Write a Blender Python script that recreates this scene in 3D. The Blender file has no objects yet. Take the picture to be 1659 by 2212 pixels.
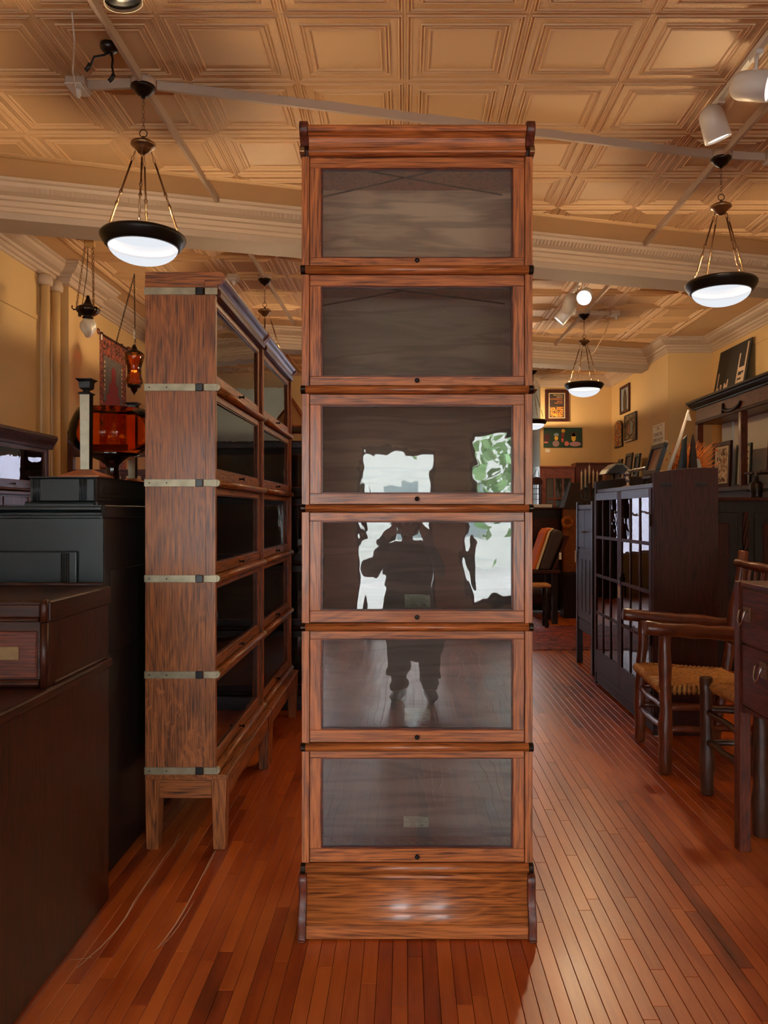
import bpy, bmesh, math, random
from mathutils import Vector, Matrix
random.seed(7)
C = bpy.context.scene.collection
SC = bpy.context.scene
PI = math.pi
# ------------------------------------------------------------------ camera, world, exposure
H, F, CX, CY = 1.45, 1700.0, 875.0, 1107.0      # eye height, focal length in px, principal point
CEIL = 3.87
cam_d = bpy.data.cameras.new('camera'); cam = bpy.data.objects.new('camera', cam_d); C.objects.link(cam)
cam.location = (0, 0, H); cam.rotation_euler = (PI/2, 0, 0)
cam_d.sensor_fit = 'VERTICAL'; cam_d.sensor_height = 36; cam_d.lens = F/2212*36
cam_d.shift_x = -(CX-829.5)/2212; cam_d.shift_y = (CY-1106)/2212
cam_d.clip_start = 0.02
SC.camera = cam
w = bpy.data.worlds.new('overcast_sky'); SC.world = w; w.use_nodes = True
bg = w.node_tree.nodes['Background']; bg.inputs[0].default_value = (0.92, 0.97, 1.0, 1); bg.inputs[1].default_value = 27.0
SC.view_settings.view_transform = 'Standard'; SC.view_settings.look = 'None'
SC.view_settings.gamma = 1; SC.view_settings.use_curve_mapping = False
SC.view_settings.exposure = 0.0
PEND_W, PEND_COL = 500.0, (1.0, 0.71, 0.40)
SPOT_W = 170.0
try:
    SC.cycles.max_bounces = 8; SC.cycles.transparent_max_bounces = 24; SC.cycles.use_denoising = True
    SC.cycles.sample_clamp_indirect = 6.0; SC.cycles.caustics_reflective = False; SC.cycles.caustics_refractive = False
except Exception: pass
def portal(x0, x1, z0, z1, y, back=False):
    d = bpy.data.lights.new('window_portal', 'AREA'); d.shape = 'RECTANGLE'; d.size = x1-x0; d.size_y = z1-z0
    d.cycles.is_portal = True
    o = bpy.data.objects.new('window_portal', d); C.objects.link(o)
    o.location = ((x0+x1)/2, y, (z0+z1)/2); o.rotation_euler = (-PI/2 if back else PI/2, 0, 0)
FRONT = -4.0
WIN = [(-3.2, -0.98, 0.45, 2.50), (-0.52, 0.36, 0.10, 2.25), (0.82, 4.0, 0.45, 2.45), (-3.2, 4.0, 2.84, 2.99)]  # last opening is an unseen transom added for more daylight
for a_ in WIN: portal(*a_, FRONT-0.08)
portal(.95, 2.15, .55, 2.55, 15.26, True)
portal(-1.35, -.55, .75, 2.1, 14.01, True)

def PX(px, Y): return (px-CX)/F*Y
def PZ(py, Y): return H-(py-CY)/F*Y
def AT(px, py, Y): return Vector((PX(px, Y), Y, PZ(py, Y)))

# ------------------------------------------------------------------ materials
def lin(c): return tuple((v/255/12.92 if v/255 <= .04045 else ((v/255+.055)/1.055)**2.4) for v in c)+(1.0,)
def new_mat(name):
    m = bpy.data.materials.new(name); m.use_nodes = True; nt = m.node_tree
    return m, nt, nt.nodes['Principled BSDF']
def nd(nt, t, **kw):
    n = nt.nodes.new(t)
    for k, v in kw.items():
        if k in n.inputs: n.inputs[k].default_value = v
        else: setattr(n, k, v)
    return n
def plain(name, c, rough=.5, metal=0, noise=0.0, nscale=6, bump=0.0, bscale=60, coat=0, emit=None, es=1.0):
    m, nt, b = new_mat(name); L = nt.links
    b.inputs['Base Color'].default_value = lin(c); b.inputs['Roughness'].default_value = rough; b.inputs['Metallic'].default_value = metal
    if coat: b.inputs['Coat Weight'].default_value = coat; b.inputs['Coat Roughness'].default_value = .12
    tc = nd(nt, 'ShaderNodeTexCoord') if noise or bump else None
    if noise:
        n = nd(nt, 'ShaderNodeTexNoise', Scale=nscale, Detail=6.0); L.new(tc.outputs['Object'], n.inputs['Vector'])
        r = nd(nt, 'ShaderNodeMapRange'); r.inputs[1].default_value = .3; r.inputs[2].default_value = .7; r.inputs[3].default_value = 1-noise; r.inputs[4].default_value = 1+noise*.6
        L.new(n.outputs['Fac'], r.inputs[0])
        mx = nd(nt, 'ShaderNodeVectorMath', operation='SCALE'); mx.inputs[0].default_value = lin(c)[:3]
        L.new(r.outputs[0], mx.inputs['Scale']); L.new(mx.outputs[0], b.inputs['Base Color'])
    if bump:
        n2 = nd(nt, 'ShaderNodeTexNoise', Scale=bscale, Detail=3.0); L.new(tc.outputs['Object'], n2.inputs['Vector'])
        bp = nd(nt, 'ShaderNodeBump', Strength=bump, Distance=.004); L.new(n2.outputs['Fac'], bp.inputs['Height']); L.new(bp.outputs[0], b.inputs['Normal'])
    if emit: b.inputs['Emission Color'].default_value = lin(emit); b.inputs['Emission Strength'].default_value = es
    return m
WC = {}
def wood(name, dark, light, axis='X', rough=.38, fig=1.0, fine=1.0, coat=.25, pore=.42, flake=False, spec=.5):
    key = (name, axis)
    if key in WC: return WC[key]
    m, nt, b = new_mat(name+'_'+axis.lower()); L = nt.links
    tc = nd(nt, 'ShaderNodeTexCoord'); oi = nd(nt, 'ShaderNodeObjectInfo')
    off = nd(nt, 'ShaderNodeVectorMath', operation='SCALE'); off.inputs[0].default_value = (3.1, 5.7, 4.3); L.new(oi.outputs['Random'], off.inputs['Scale'])
    add = nd(nt, 'ShaderNodeVectorMath', operation='ADD'); L.new(tc.outputs['Object'], add.inputs[0]); L.new(off.outputs[0], add.inputs[1])
    def mp(along, across):
        s = [across]*3; s['XYZ'.index(axis)] = along
        v = nd(nt, 'ShaderNodeVectorMath', operation='MULTIPLY'); v.inputs[1].default_value = s; L.new(add.outputs[0], v.inputs[0]); return v
    big = nd(nt, 'ShaderNodeTexNoise', Scale=1.0, Detail=4.0, Distortion=.8); L.new(mp(1.1*fig, 8*fig).outputs[0], big.inputs['Vector'])
    mult = nd(nt, 'ShaderNodeMath', operation='MULTIPLY'); mult.inputs[1].default_value = 75.0*fig; L.new(big.outputs['Fac'], mult.inputs[0])
    sn = nd(nt, 'ShaderNodeMath', operation='SINE'); L.new(mult.outputs[0], sn.inputs[0])
    por = nd(nt, 'ShaderNodeTexNoise', Scale=1.0, Detail=3.0); L.new(mp(7*fine, 230*fine).outputs[0], por.inputs['Vector'])
    pm = nd(nt, 'ShaderNodeMapRange'); pm.inputs[1].default_value = .36; pm.inputs[2].default_value = .56; L.new(por.outputs['Fac'], pm.inputs[0])
    med = nd(nt, 'ShaderNodeTexNoise', Scale=1.0, Detail=5.0); L.new(mp(3.5, 95).outputs[0], med.inputs['Vector'])
    a1 = nd(nt, 'ShaderNodeMath', operation='MULTIPLY_ADD'); a1.inputs[1].default_value = .11; a1.inputs[2].default_value = .5; L.new(sn.outputs[0], a1.inputs[0])
    a2 = nd(nt, 'ShaderNodeMath', operation='MULTIPLY_ADD'); a2.inputs[1].default_value = pore; L.new(pm.outputs[0], a2.inputs[0]); L.new(a1.outputs[0], a2.inputs[2])
    a3 = nd(nt, 'ShaderNodeMath', operation='MULTIPLY_ADD'); a3.inputs[1].default_value = .7; L.new(med.outputs['Fac'], a3.inputs[0]); L.new(a2.outputs[0], a3.inputs[2])
    src = a3.outputs[0]
    if flake:
        vo = nd(nt, 'ShaderNodeTexNoise', Scale=1.0, Detail=2.0, Distortion=2.5); L.new(mp(10, 17).outputs[0], vo.inputs['Vector'])
        mr = nd(nt, 'ShaderNodeMapRange'); mr.inputs[1].default_value = .60; mr.inputs[2].default_value = .64; mr.inputs[3].default_value = 0; mr.inputs[4].default_value = .35
        L.new(vo.outputs['Fac'], mr.inputs[0])
        a4 = nd(nt, 'ShaderNodeMath', operation='ADD'); L.new(src, a4.inputs[0]); L.new(mr.outputs[0], a4.inputs[1]); src = a4.outputs[0]
    cr = nd(nt, 'ShaderNodeValToRGB'); e = cr.color_ramp.elements
    lo = .5+.62*pore+.35-.42; hi = .5+.62*pore+.35+.30
    e[0].position = max(0, lo-.5); e[0].color = lin(dark); e[1].position = min(1, hi-.5); e[1].color = lin(light)
    sub = nd(nt, 'ShaderNodeMath', operation='SUBTRACT'); sub.inputs[1].default_value = .5; L.new(src, sub.inputs[0])
    L.new(sub.outputs[0], cr.inputs[0]); L.new(cr.outputs[0], b.inputs['Base Color'])
    bp = nd(nt, 'ShaderNodeBump', Strength=.12, Distance=.002); L.new(src, bp.inputs['Height']); L.new(bp.outputs[0], b.inputs['Normal'])
    b.inputs['Roughness'].default_value = rough; b.inputs['Specular IOR Level'].default_value = spec
    if coat: b.inputs['Coat Weight'].default_value = coat; b.inputs['Coat Roughness'].default_value = .16
    WC[key] = m; return m
def oak(a): return wood('honey_oak', (92, 42, 16), (204, 116, 56), a, rough=.42, coat=.42)
def oak2(a): return wood('brown_oak', (60, 28, 11), (184, 106, 50), a, rough=.45, coat=.15)
def oakflake(a): return wood('quartered_oak', (58, 28, 14), (186, 110, 60), a, rough=.45, coat=.15, flake=True)
def mahog(a): return wood('red_brown_oak', (38, 12, 7), (116, 50, 26), a, rough=.4, coat=.1, spec=.4)
def darkw(a): return wood('dark_walnut', (24, 9, 6), (74, 31, 21), a, rough=.5, coat=.02, spec=.22)
def blackw(a): return wood('ebonised_oak', (11, 7, 6), (38, 23, 19), a, rough=.45, coat=.04, spec=.3)
def slatew(a): return wood('slate_sheen_oak', (26, 26, 32), (62, 62, 74), a, rough=.42, coat=.1)  # blue light reflected by dark stained wood, put into its colour
def plumw(a): return wood('plum_stained_oak', (38, 20, 24), (98, 62, 66), a, rough=.4, coat=.1, spec=.35)
def orangew(a): return wood('orange_oak', (70, 26, 10), (166, 82, 38), a, rough=.4)
def deskw(a): return wood('low_desk_oak', (24, 9, 5), (72, 32, 16), a, rough=.4, coat=.06, spec=.35)

def glass_mat(name, tint=(235, 240, 236), ior=1.8, wavy=.02, rough=.0, wscale=5.0, dust=0.0):
    m = bpy.data.materials.new(name); m.use_nodes = True; nt = m.node_tree; nt.nodes.clear(); L = nt.links
    out = nd(nt, 'ShaderNodeOutputMaterial'); mix = nd(nt, 'ShaderNodeMixShader'); tr = nd(nt, 'ShaderNodeBsdfTransparent'); gl = nd(nt, 'ShaderNodeBsdfGlossy')
    tr.inputs[0].default_value = lin(tint); gl.inputs['Roughness'].default_value = rough; gl.inputs[0].default_value = (1, 1, 1, 1)
    fr = nd(nt, 'ShaderNodeFresnel', IOR=ior)
    if wavy:
        tc = nd(nt, 'ShaderNodeTexCoord'); oi = nd(nt, 'ShaderNodeObjectInfo')
        off = nd(nt, 'ShaderNodeVectorMath', operation='SCALE'); off.inputs[0].default_value = (13, 7, 9); L.new(oi.outputs['Random'], off.inputs['Scale'])
        add = nd(nt, 'ShaderNodeVectorMath', operation='ADD'); L.new(tc.outputs['Object'], add.inputs[0]); L.new(off.outputs[0], add.inputs[1])
        n = nd(nt, 'ShaderNodeTexNoise', Scale=wscale, Detail=3.0, Distortion=.4); L.new(add.outputs[0], n.inputs['Vector'])
        bp = nd(nt, 'ShaderNodeBump', Strength=1.0, Distance=wavy); L.new(n.outputs['Fac'], bp.inputs['Height'])
        L.new(bp.outputs[0], gl.inputs['Normal'])
    if dust:
        df = nd(nt, 'ShaderNodeBsdfDiffuse'); df.inputs[0].default_value = lin((214, 214, 210)); m2 = nd(nt, 'ShaderNodeMixShader', Fac=dust)
        L.new(tr.outputs[0], m2.inputs[1]); L.new(df.outputs[0], m2.inputs[2]); tr = m2
    L.new(fr.outputs[0], mix.inputs[0]); L.new(tr.outputs[0], mix.inputs[1]); L.new(gl.outputs[0], mix.inputs[2]); L.new(mix.outputs[0], out.inputs[0])
    return m
M = {}
M['glass'] = glass_mat('old_wavy_glass', tint=(246, 246, 244), ior=1.85, wavy=.0016, wscale=3.5)
M['glass_dust_haze'] = glass_mat('dust_haze_wavy_glass', tint=(246, 246, 244), ior=1.85, wavy=.0018, wscale=3.5, dust=.04)  # dust mix also stands in for glare haze mirrored in the panes
M['glass_clear'] = glass_mat('shop_window_glass', tint=(244, 244, 246), ior=1.5, wavy=0)
M['glass_thin'] = glass_mat('thin_cabinet_glass', tint=(240, 240, 236), ior=1.45, wavy=.0012, wscale=4)
M['amber'] = glass_mat('amber_glass', tint=(250, 206, 140), ior=1.22, wavy=.003)
M['amber2'] = glass_mat('amber_swirl_glass', tint=(226, 140, 56), ior=1.6, wavy=.004)
M['wall'] = plain('mustard_paint', (200, 166, 114), .75, noise=.06, nscale=1.5, bump=.15, bscale=90)
M['wall_daylit'] = plain('daylit_blue_paint', (176, 190, 200), .8)  # bluish daylight on the recess walls put into their base colour
M['ceil'] = plain('tan_ceiling_paint', (206, 167, 122), .6, noise=.05, nscale=3)
M['tile'] = None
M['beam'] = plain('cream_beam_paint', (164, 146, 132), .8, noise=.05, nscale=2, bump=.5, bscale=75)
M['crown'] = plain('cream_moulding_paint', (180, 158, 138), .6)
M['white'] = plain('white_enamel', (214, 208, 200), .35)
M['paper'] = plain('aged_paper', (206, 194, 172), .8, noise=.08, nscale=30)
M['card'] = plain('white_card', (226, 220, 208), .8)
M['ink'] = plain('black_ink', (24, 22, 22), .8)
M['grey_ink'] = plain('grey_ink', (90, 84, 78), .8)
M['bronze'] = plain('dark_bronze', (48, 38, 32), .32, .85, noise=.2, nscale=14)
M['oldbrass'] = plain('worn_brass', (150, 118, 84), .32, .9, noise=.15, nscale=30)
M['nickel'] = plain('tarnished_nickel', (176, 164, 136), .42, .55, noise=.25, nscale=18)
M['steel'] = plain('bright_steel', (196, 196, 196), .25, .95)
M['black'] = plain('black_satin', (18, 17, 17), .35)
M['rim'] = plain('black_bronze_rim', (30, 25, 22), .36, .5)
M['knob'] = plain('blackened_knob', (36, 32, 30), .3, .5)
M['green'] = plain('black_green_paint', (19, 28, 29), .36, noise=.3, nscale=4)
M['brownside'] = plain('dark_brown_stain', (26, 16, 12), .5, noise=.2, nscale=5)
M['lit_ivory'] = plain('lit_silvered_ivory', (214, 212, 186), .3, .25, noise=.16, nscale=24)
M['copper'] = plain('hammered_copper', (164, 96, 58), .38, .7, noise=.2, nscale=30)
M['bowl'] = plain('frosted_lit_glass', (240, 240, 236), .4, emit=(238, 244, 250), es=.85)
def bowl_mat():
    m = bpy.data.materials.new('frosted_lit_bowl'); m.use_nodes = True; nt = m.node_tree; nt.nodes.clear(); L = nt.links
    out = nd(nt, 'ShaderNodeOutputMaterial'); mix = nd(nt, 'ShaderNodeMixShader', Fac=.8); tr = nd(nt, 'ShaderNodeBsdfTransparent'); em = nd(nt, 'ShaderNodeEmission', Strength=1.0)
    tr.inputs[0].default_value = (1, .95, .88, 1); em.inputs[0].default_value = lin((236, 242, 250))
    L.new(tr.outputs[0], mix.inputs[1]); L.new(em.outputs[0], mix.inputs[2]); L.new(mix.outputs[0], out.inputs[0]); return m
M['bowl'] = bowl_mat()
M['spot_face'] = plain('lit_spot_glass', (240, 240, 236), .4, emit=(250, 250, 250), es=3.0)
M['frost'] = plain('frosted_flame_glass', (206, 198, 186), .3, coat=.4)
M['bark'] = plain('hickory_bark', (108, 52, 30), .34, noise=.45, nscale=16, bump=.5, bscale=30, coat=.35)
M['bark_dark'] = plain('old_hickory_bark', (76, 46, 33), .42, noise=.4, nscale=14, bump=.5, bscale=30, coat=.2)
M['rush'] = plain('woven_rush', (190, 132, 66), .6, noise=.4, nscale=45)
M['leather'] = plain('brown_leather', (52, 34, 24), .5, noise=.2, nscale=8)
M['orange'] = plain('orange_wool', (206, 104, 40), .9)
M['cream'] = plain('cream_cloth', (214, 190, 150), .9)
M['slag'] = plain('grey_slag_glass', (150, 156, 146), .25, noise=.2, nscale=10)
M['shade'] = plain('dark_mica_shade', (42, 24, 16), .85, noise=.2, nscale=8)
M['tan_shade'] = plain('tan_shade', (190, 156, 108), .6)
M['candle'] = plain('cream_wax', (222, 204, 170), .5)
M['straw'] = plain('dried_straw', (196, 112, 44), .9, noise=.3, nscale=40)
M['dust'] = plain('pale_scratch', (226, 186, 150), .8)
M['coat'] = plain('charcoal_coat', (46, 42, 44), .9)
M['skin'] = plain('skin', (190, 140, 112), .5)
M['hair'] = plain('dark_hair', (40, 28, 22), .5)
M['leaf'] = plain('street_leaves', (96, 132, 84), .7, noise=.3, nscale=4)
M['pave'] = plain('concrete_pavement', (170, 170, 166), .8, noise=.1, nscale=2)
M['gap'] = plain('dark_gap', (20, 10, 6), .8)

def floor_mat():
    m, nt, b = new_mat('varnished_floor_boards'); L = nt.links
    tc = nd(nt, 'ShaderNodeTexCoord'); at = nd(nt, 'ShaderNodeAttribute', attribute_name='tint')
    v = nd(nt, 'ShaderNodeVectorMath', operation='MULTIPLY'); v.inputs[1].default_value = (40, 3, 1); L.new(tc.outputs['Object'], v.inputs[0])
    sc = nd(nt, 'ShaderNodeVectorMath', operation='SCALE'); sc.inputs[0].default_value = (31, 17, 5); L.new(at.outputs['Fac'], sc.inputs['Scale'])
    ad = nd(nt, 'ShaderNodeVectorMath', operation='ADD'); L.new(v.outputs[0], ad.inputs[0]); L.new(sc.outputs[0], ad.inputs[1])
    n = nd(nt, 'ShaderNodeTexNoise', Scale=1.0, Detail=6.0, Distortion=.7); L.new(ad.outputs[0], n.inputs['Vector'])
    v2 = nd(nt, 'ShaderNodeVectorMath', operation='MULTIPLY'); v2.inputs[1].default_value = (6, 2.2, 1); L.new(tc.outputs['Object'], v2.inputs[0])
    n2 = nd(nt, 'ShaderNodeTexNoise', Scale=1.0, Detail=5.0, Distortion=.5); L.new(v2.outputs[0], n2.inputs['Vector'])
    s = nd(nt, 'ShaderNodeMath', operation='MULTIPLY_ADD'); s.inputs[1].default_value = .55; L.new(at.outputs['Fac'], s.inputs[0])
    s2 = nd(nt, 'ShaderNodeMath', operation='MULTIPLY_ADD'); s2.inputs[1].default_value = .45; s2.inputs[2].default_value = -.22; L.new(n.outputs['Fac'], s2.inputs[0])
    s3 = nd(nt, 'ShaderNodeMath', operation='MULTIPLY_ADD'); s3.inputs[1].default_value = .7; L.new(n2.outputs['Fac'], s3.inputs[0]); L.new(s2.outputs[0], s3.inputs[2])
    L.new(s3.outputs[0], s.inputs[2])
    cr = nd(nt, 'ShaderNodeValToRGB'); e = cr.color_ramp.elements
    e[0].position = .12; e[0].color = lin((84, 30, 10)); e[1].position = .85; e[1].color = lin((206, 104, 38))
    k = e.new(.45); k.color = lin((164, 68, 22))
    L.new(s.outputs[0], cr.inputs[0]); L.new(cr.outputs[0], b.inputs['Base Color'])
    rr = nd(nt, 'ShaderNodeMapRange'); rr.inputs[3].default_value = .24; rr.inputs[4].default_value = .46; L.new(n2.outputs['Fac'], rr.inputs[0]); L.new(rr.outputs[0], b.inputs['Roughness'])
    n3 = nd(nt, 'ShaderNodeTexNoise', Scale=22.0, Detail=3.0); L.new(tc.outputs['Object'], n3.inputs['Vector'])
    bp = nd(nt, 'ShaderNodeBump', Strength=.12, Distance=.004); L.new(n3.outputs['Fac'], bp.inputs['Height']); L.new(bp.outputs[0], b.inputs['Normal'])
    b.inputs['Coat Weight'].default_value = .12; b.inputs['Coat Roughness'].default_value = .25
    return m
M['floor'] = floor_mat()
def tile_mat():
    m, nt, b = new_mat('painted_pressed_tin'); L = nt.links
    b.inputs['Base Color'].default_value = lin((206, 167, 122)); b.inputs['Roughness'].default_value = .58
    tc = nd(nt, 'ShaderNodeTexCoord'); sep = nd(nt, 'ShaderNodeSeparateXYZ'); L.new(tc.outputs['Object'], sep.inputs[0])
    ax = nd(nt, 'ShaderNodeMath', operation='ABSOLUTE'); ay = nd(nt, 'ShaderNodeMath', operation='ABSOLUTE'); L.new(sep.outputs[0], ax.inputs[0]); L.new(sep.outputs[1], ay.inputs[0])
    mx = nd(nt, 'ShaderNodeMath', operation='MAXIMUM'); L.new(ax.outputs[0], mx.inputs[0]); L.new(ay.outputs[0], mx.inputs[1])
    g = nd(nt, 'ShaderNodeMath', operation='GREATER_THAN'); g.inputs[1].default_value = .226; l = nd(nt, 'ShaderNodeMath', operation='LESS_THAN'); l.inputs[1].default_value = .264
    L.new(mx.outputs[0], g.inputs[0]); L.new(mx.outputs[0], l.inputs[0])
    bm_ = nd(nt, 'ShaderNodeMath', operation='MULTIPLY'); L.new(g.outputs[0], bm_.inputs[0]); L.new(l.outputs[0], bm_.inputs[1])
    n = nd(nt, 'ShaderNodeTexNoise', Scale=95.0, Detail=2.0); L.new(tc.outputs['Object'], n.inputs['Vector'])
    h = nd(nt, 'ShaderNodeMath', operation='MULTIPLY'); L.new(bm_.outputs[0], h.inputs[0]); L.new(n.outputs['Fac'], h.inputs[1])
    bp = nd(nt, 'ShaderNodeBump', Strength=.9, Distance=.006); L.new(h.outputs[0], bp.inputs['Height']); L.new(bp.outputs[0], b.inputs['Normal'])
    return m
M['tile'] = tile_mat()
def blotch(name, cols, scale=8, seed=0.0, rough=.7, axis_scale=(1, 1, 1), const=True, dist=1.0):
    m, nt, b = new_mat(name); L = nt.links
    tc = nd(nt, 'ShaderNodeTexCoord'); v = nd(nt, 'ShaderNodeVectorMath', operation='MULTIPLY_ADD'); v.inputs[1].default_value = axis_scale; v.inputs[2].default_value = (seed, seed, seed)
    L.new(tc.outputs['Object'], v.inputs[0]); n = nd(nt, 'ShaderNodeTexNoise', Scale=scale, Detail=3.0, Distortion=dist); L.new(v.outputs[0], n.inputs['Vector'])
    cr = nd(nt, 'ShaderNodeValToRGB'); cr.color_ramp.interpolation = 'CONSTANT' if const else 'LINEAR'
    e = cr.color_ramp.elements; k = len(cols)
    e[0].position = 0; e[0].color = lin(cols[0]); e[1].position = .34; e[1].color = lin(cols[1])
    for i in range(2, k): q = e.new(.34+.32*(i-1)/(k-1)); q.color = lin(cols[i])
    L.new(n.outputs['Fac'], cr.inputs[0]); L.new(cr.outputs[0], b.inputs['Base Color']); b.inputs['Roughness'].default_value = rough
    return m
M['rugborder'] = blotch('rug_border_weave', [(34, 20, 22), (110, 40, 36), (186, 96, 54), (40, 22, 24), (160, 90, 74), (70, 30, 30)], 13, 1)
M['rugred'] = blotch('rug_red_weave', [(122, 32, 34), (146, 40, 40), (132, 36, 36)], 40, 2)
M['ruggrey'] = blotch('rug_grey_weave', [(96, 92, 86), (112, 106, 98), (84, 80, 78)], 40, 3)
M['rugmotif'] = blotch('rug_motif_weave', [(190, 150, 110), (74, 34, 34), (196, 156, 116), (120, 60, 50)], 30, 4)
M['floorrug'] = blotch('striped_rug_weave', [(22, 14, 16), (92, 26, 28), (150, 46, 40), (30, 18, 20), (176, 84, 60), (120, 30, 32)], 5, 5, axis_scale=(.9, 3.6, 1))
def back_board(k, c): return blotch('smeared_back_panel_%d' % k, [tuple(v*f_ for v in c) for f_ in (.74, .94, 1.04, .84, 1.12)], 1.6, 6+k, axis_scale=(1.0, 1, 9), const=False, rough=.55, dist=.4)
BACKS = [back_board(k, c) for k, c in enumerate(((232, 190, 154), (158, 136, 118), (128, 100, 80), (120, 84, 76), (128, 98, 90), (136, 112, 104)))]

# ------------------------------------------------------------------ mesh builder
class MB:
    def __init__(s): s.v = []; s.f = []; s.sm = []
    def add(s, vs, fs, smooth=False):
        o = len(s.v); s.v += [tuple(v) for v in vs]; s.f += [[i+o for i in f] for f in fs]; s.sm += [smooth]*len(fs); return s
    def box(s, x0, x1, y0, y1, z0, z1):
        vs = [(x, y, z) for z in (z0, z1) for y in (y0, y1) for x in (x0, x1)]
        return s.add(vs, [(0, 2, 3, 1), (4, 5, 7, 6), (0, 1, 5, 4), (2, 6, 7, 3), (0, 4, 6, 2), (1, 3, 7, 5)])
    def prism(s, pts, ax, a0, a1, smooth=False):       # polygon extruded along axis ax; pts in the two other axes in order
        def p(u, v, a): return {'x': (a, u, v), 'y': (u, a, v), 'z': (u, v, a)}[ax]
        n = len(pts); o = len(s.v)
        s.add([p(u, v, a0) for u, v in pts]+[p(u, v, a1) for u, v in pts], [])
        fl = [[o+i, o+(i+1) % n, o+n+(i+1) % n, o+n+i] for i in range(n)]
        s.f += fl; s.sm += [smooth]*n
        s.f += [[o+i for i in range(n)][::-1], [o+n+i for i in range(n)]]; s.sm += [False, False]; return s
    def lathe(s, prof, c=(0, 0, 0), seg=24, ax='z', smooth=True):
        o = len(s.v); n = len(prof)
        for k in range(seg):
            a = 2*PI*k/seg; ca, sa = math.cos(a), math.sin(a)
            for r, h in prof:
                p = {'z': (r*ca, r*sa, h), 'x': (h, r*ca, r*sa), 'y': (r*ca, h, r*sa)}[ax]
                s.v.append((p[0]+c[0], p[1]+c[1], p[2]+c[2]))
        for k in range(seg):
            k2 = (k+1) % seg
            for i in range(n-1): s.f.append([o+k*n+i, o+k2*n+i, o+k2*n+i+1, o+k*n+i+1]); s.sm.append(smooth)
        for i in (0, n-1):
            if prof[i][0] > 1e-5: s.f.append([o+k*n+i for k in range(seg)]); s.sm.append(False)
        return s
    def tube(s, pts, r, seg=8, closed=False, smooth=True):
        pts = [Vector(p) for p in pts]; n = len(pts); rs = r if isinstance(r, (list, tuple)) else [r]*n; o = len(s.v)
        up = None
        for i, p in enumerate(pts):
            if closed: t = pts[(i+1) % n]-pts[i-1]
            else: t = pts[min(i+1, n-1)]-pts[max(i-1, 0)]
            t = t.normalized() if t.length > 1e-9 else Vector((0, 0, 1))
            if up is None: up = Vector((0, 0, 1)) if abs(t.z) < .9 else Vector((1, 0, 0))
            sd = t.cross(up)
            if sd.length < 1e-6: sd = t.cross(Vector((1, 0, 0)))
            sd.normalize(); up = sd.cross(t).normalized()
            for k in range(seg):
                a = 2*PI*k/seg; s.v.append(tuple(p+(sd*math.cos(a)+up*math.sin(a))*rs[i]))
        m = n if closed else n-1
        for i in range(m):
            j = (i+1) % n
            for k in range(seg): s.f.append([o+i*seg+k, o+i*seg+(k+1) % seg, o+j*seg+(k+1) % seg, o+j*seg+k]); s.sm.append(smooth)
        if not closed:
            s.f.append([o+k for k in range(seg)][::-1]); s.f.append([o+(n-1)*seg+k for k in range(seg)]); s.sm += [False, False]
        return s
    def torus(s, c, R, r, n1, n2, seg=12, rs=6, stretch=1.0):   # ring in the plane of unit vectors n1,n2
        n1, n2, c = Vector(n1), Vector(n2), Vector(c)
        return s.tube([c+n1*R*math.cos(2*PI*k/seg)+n2*R*stretch*math.sin(2*PI*k/seg) for k in range(seg)], r, rs, closed=True)
    def build(s, name, mat, parent=None, bevel=0, world=False, seg=1, kind=None, label=None):
        me = bpy.data.meshes.new(name); vs = s.v
        if world and parent is not None:
            q = Vector((0, 0, 0)); p = parent
            while p is not None: q = q+p.location; p = p.parent
            vs = [(a-q.x, b-q.y, c-q.z) for a, b, c in vs]
        me.from_pydata(vs, [], s.f); me.polygons.foreach_set('use_smooth', s.sm)
        bm = bmesh.new(); bm.from_mesh(me); bmesh.ops.recalc_face_normals(bm, faces=bm.faces); bm.to_mesh(me); bm.free()
        me.materials.append(mat)
        o = bpy.data.objects.new(name, me); C.objects.link(o)
        if parent is not None: o.parent = parent
        if bevel:
            b = o.modifiers.new('bevel', 'BEVEL'); b.width = bevel; b.segments = seg; b.limit_method = 'ANGLE'; b.angle_limit = math.radians(40)
        if kind: o['kind'] = kind
        if label: o['label'] = label
        return o
def thing(name, label, cat, loc=(0, 0, 0), rotz=0, group=None):
    o = bpy.data.objects.new(name, None); C.objects.link(o); o.empty_display_size = .1
    o.location = loc; o.rotation_euler = (0, 0, rotz); o['label'] = label; o['category'] = cat
    if group: o['group'] = group
    return o
def tag(o, label, cat, group=None):
    o['label'] = label; o['category'] = cat
    if group: o['group'] = group
    return o
def struct(o, label=None):
    o['kind'] = 'structure'
    if label: o['label'] = label
    return o
def dup(root, loc, label, rotz=0, group=None):
    r = root.copy(); C.objects.link(r); r.location = loc; r.rotation_euler = (0, 0, rotz); r['label'] = label
    if group: r['group'] = group
    for ch in list(root.children):
        c = ch.copy(); C.objects.link(c); c.parent = r
        for g in list(ch.children):
            d = g.copy(); C.objects.link(d); d.parent = c
    return r
def text(body, size, mat, parent, loc, rot, name='lettering', align='CENTER', depth=.0002):
    cu = bpy.data.curves.new(name, 'FONT'); cu.body = body; cu.size = size; cu.align_x = align; cu.align_y = 'CENTER'; cu.extrude = depth; cu.resolution_u = 2; cu.space_line = .95
    t = bpy.data.objects.new(name, cu); C.objects.link(t)
    bpy.context.view_layer.update()
    me = bpy.data.meshes.new_from_object(t.evaluated_get(bpy.context.evaluated_depsgraph_get())); bpy.data.objects.remove(t)
    me.materials.clear(); me.materials.append(mat)
    o = bpy.data.objects.new(name, me); C.objects.link(o); o.parent = parent; o.location = loc; o.rotation_euler = rot; o['kind'] = 'stuff'
    return o
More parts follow.
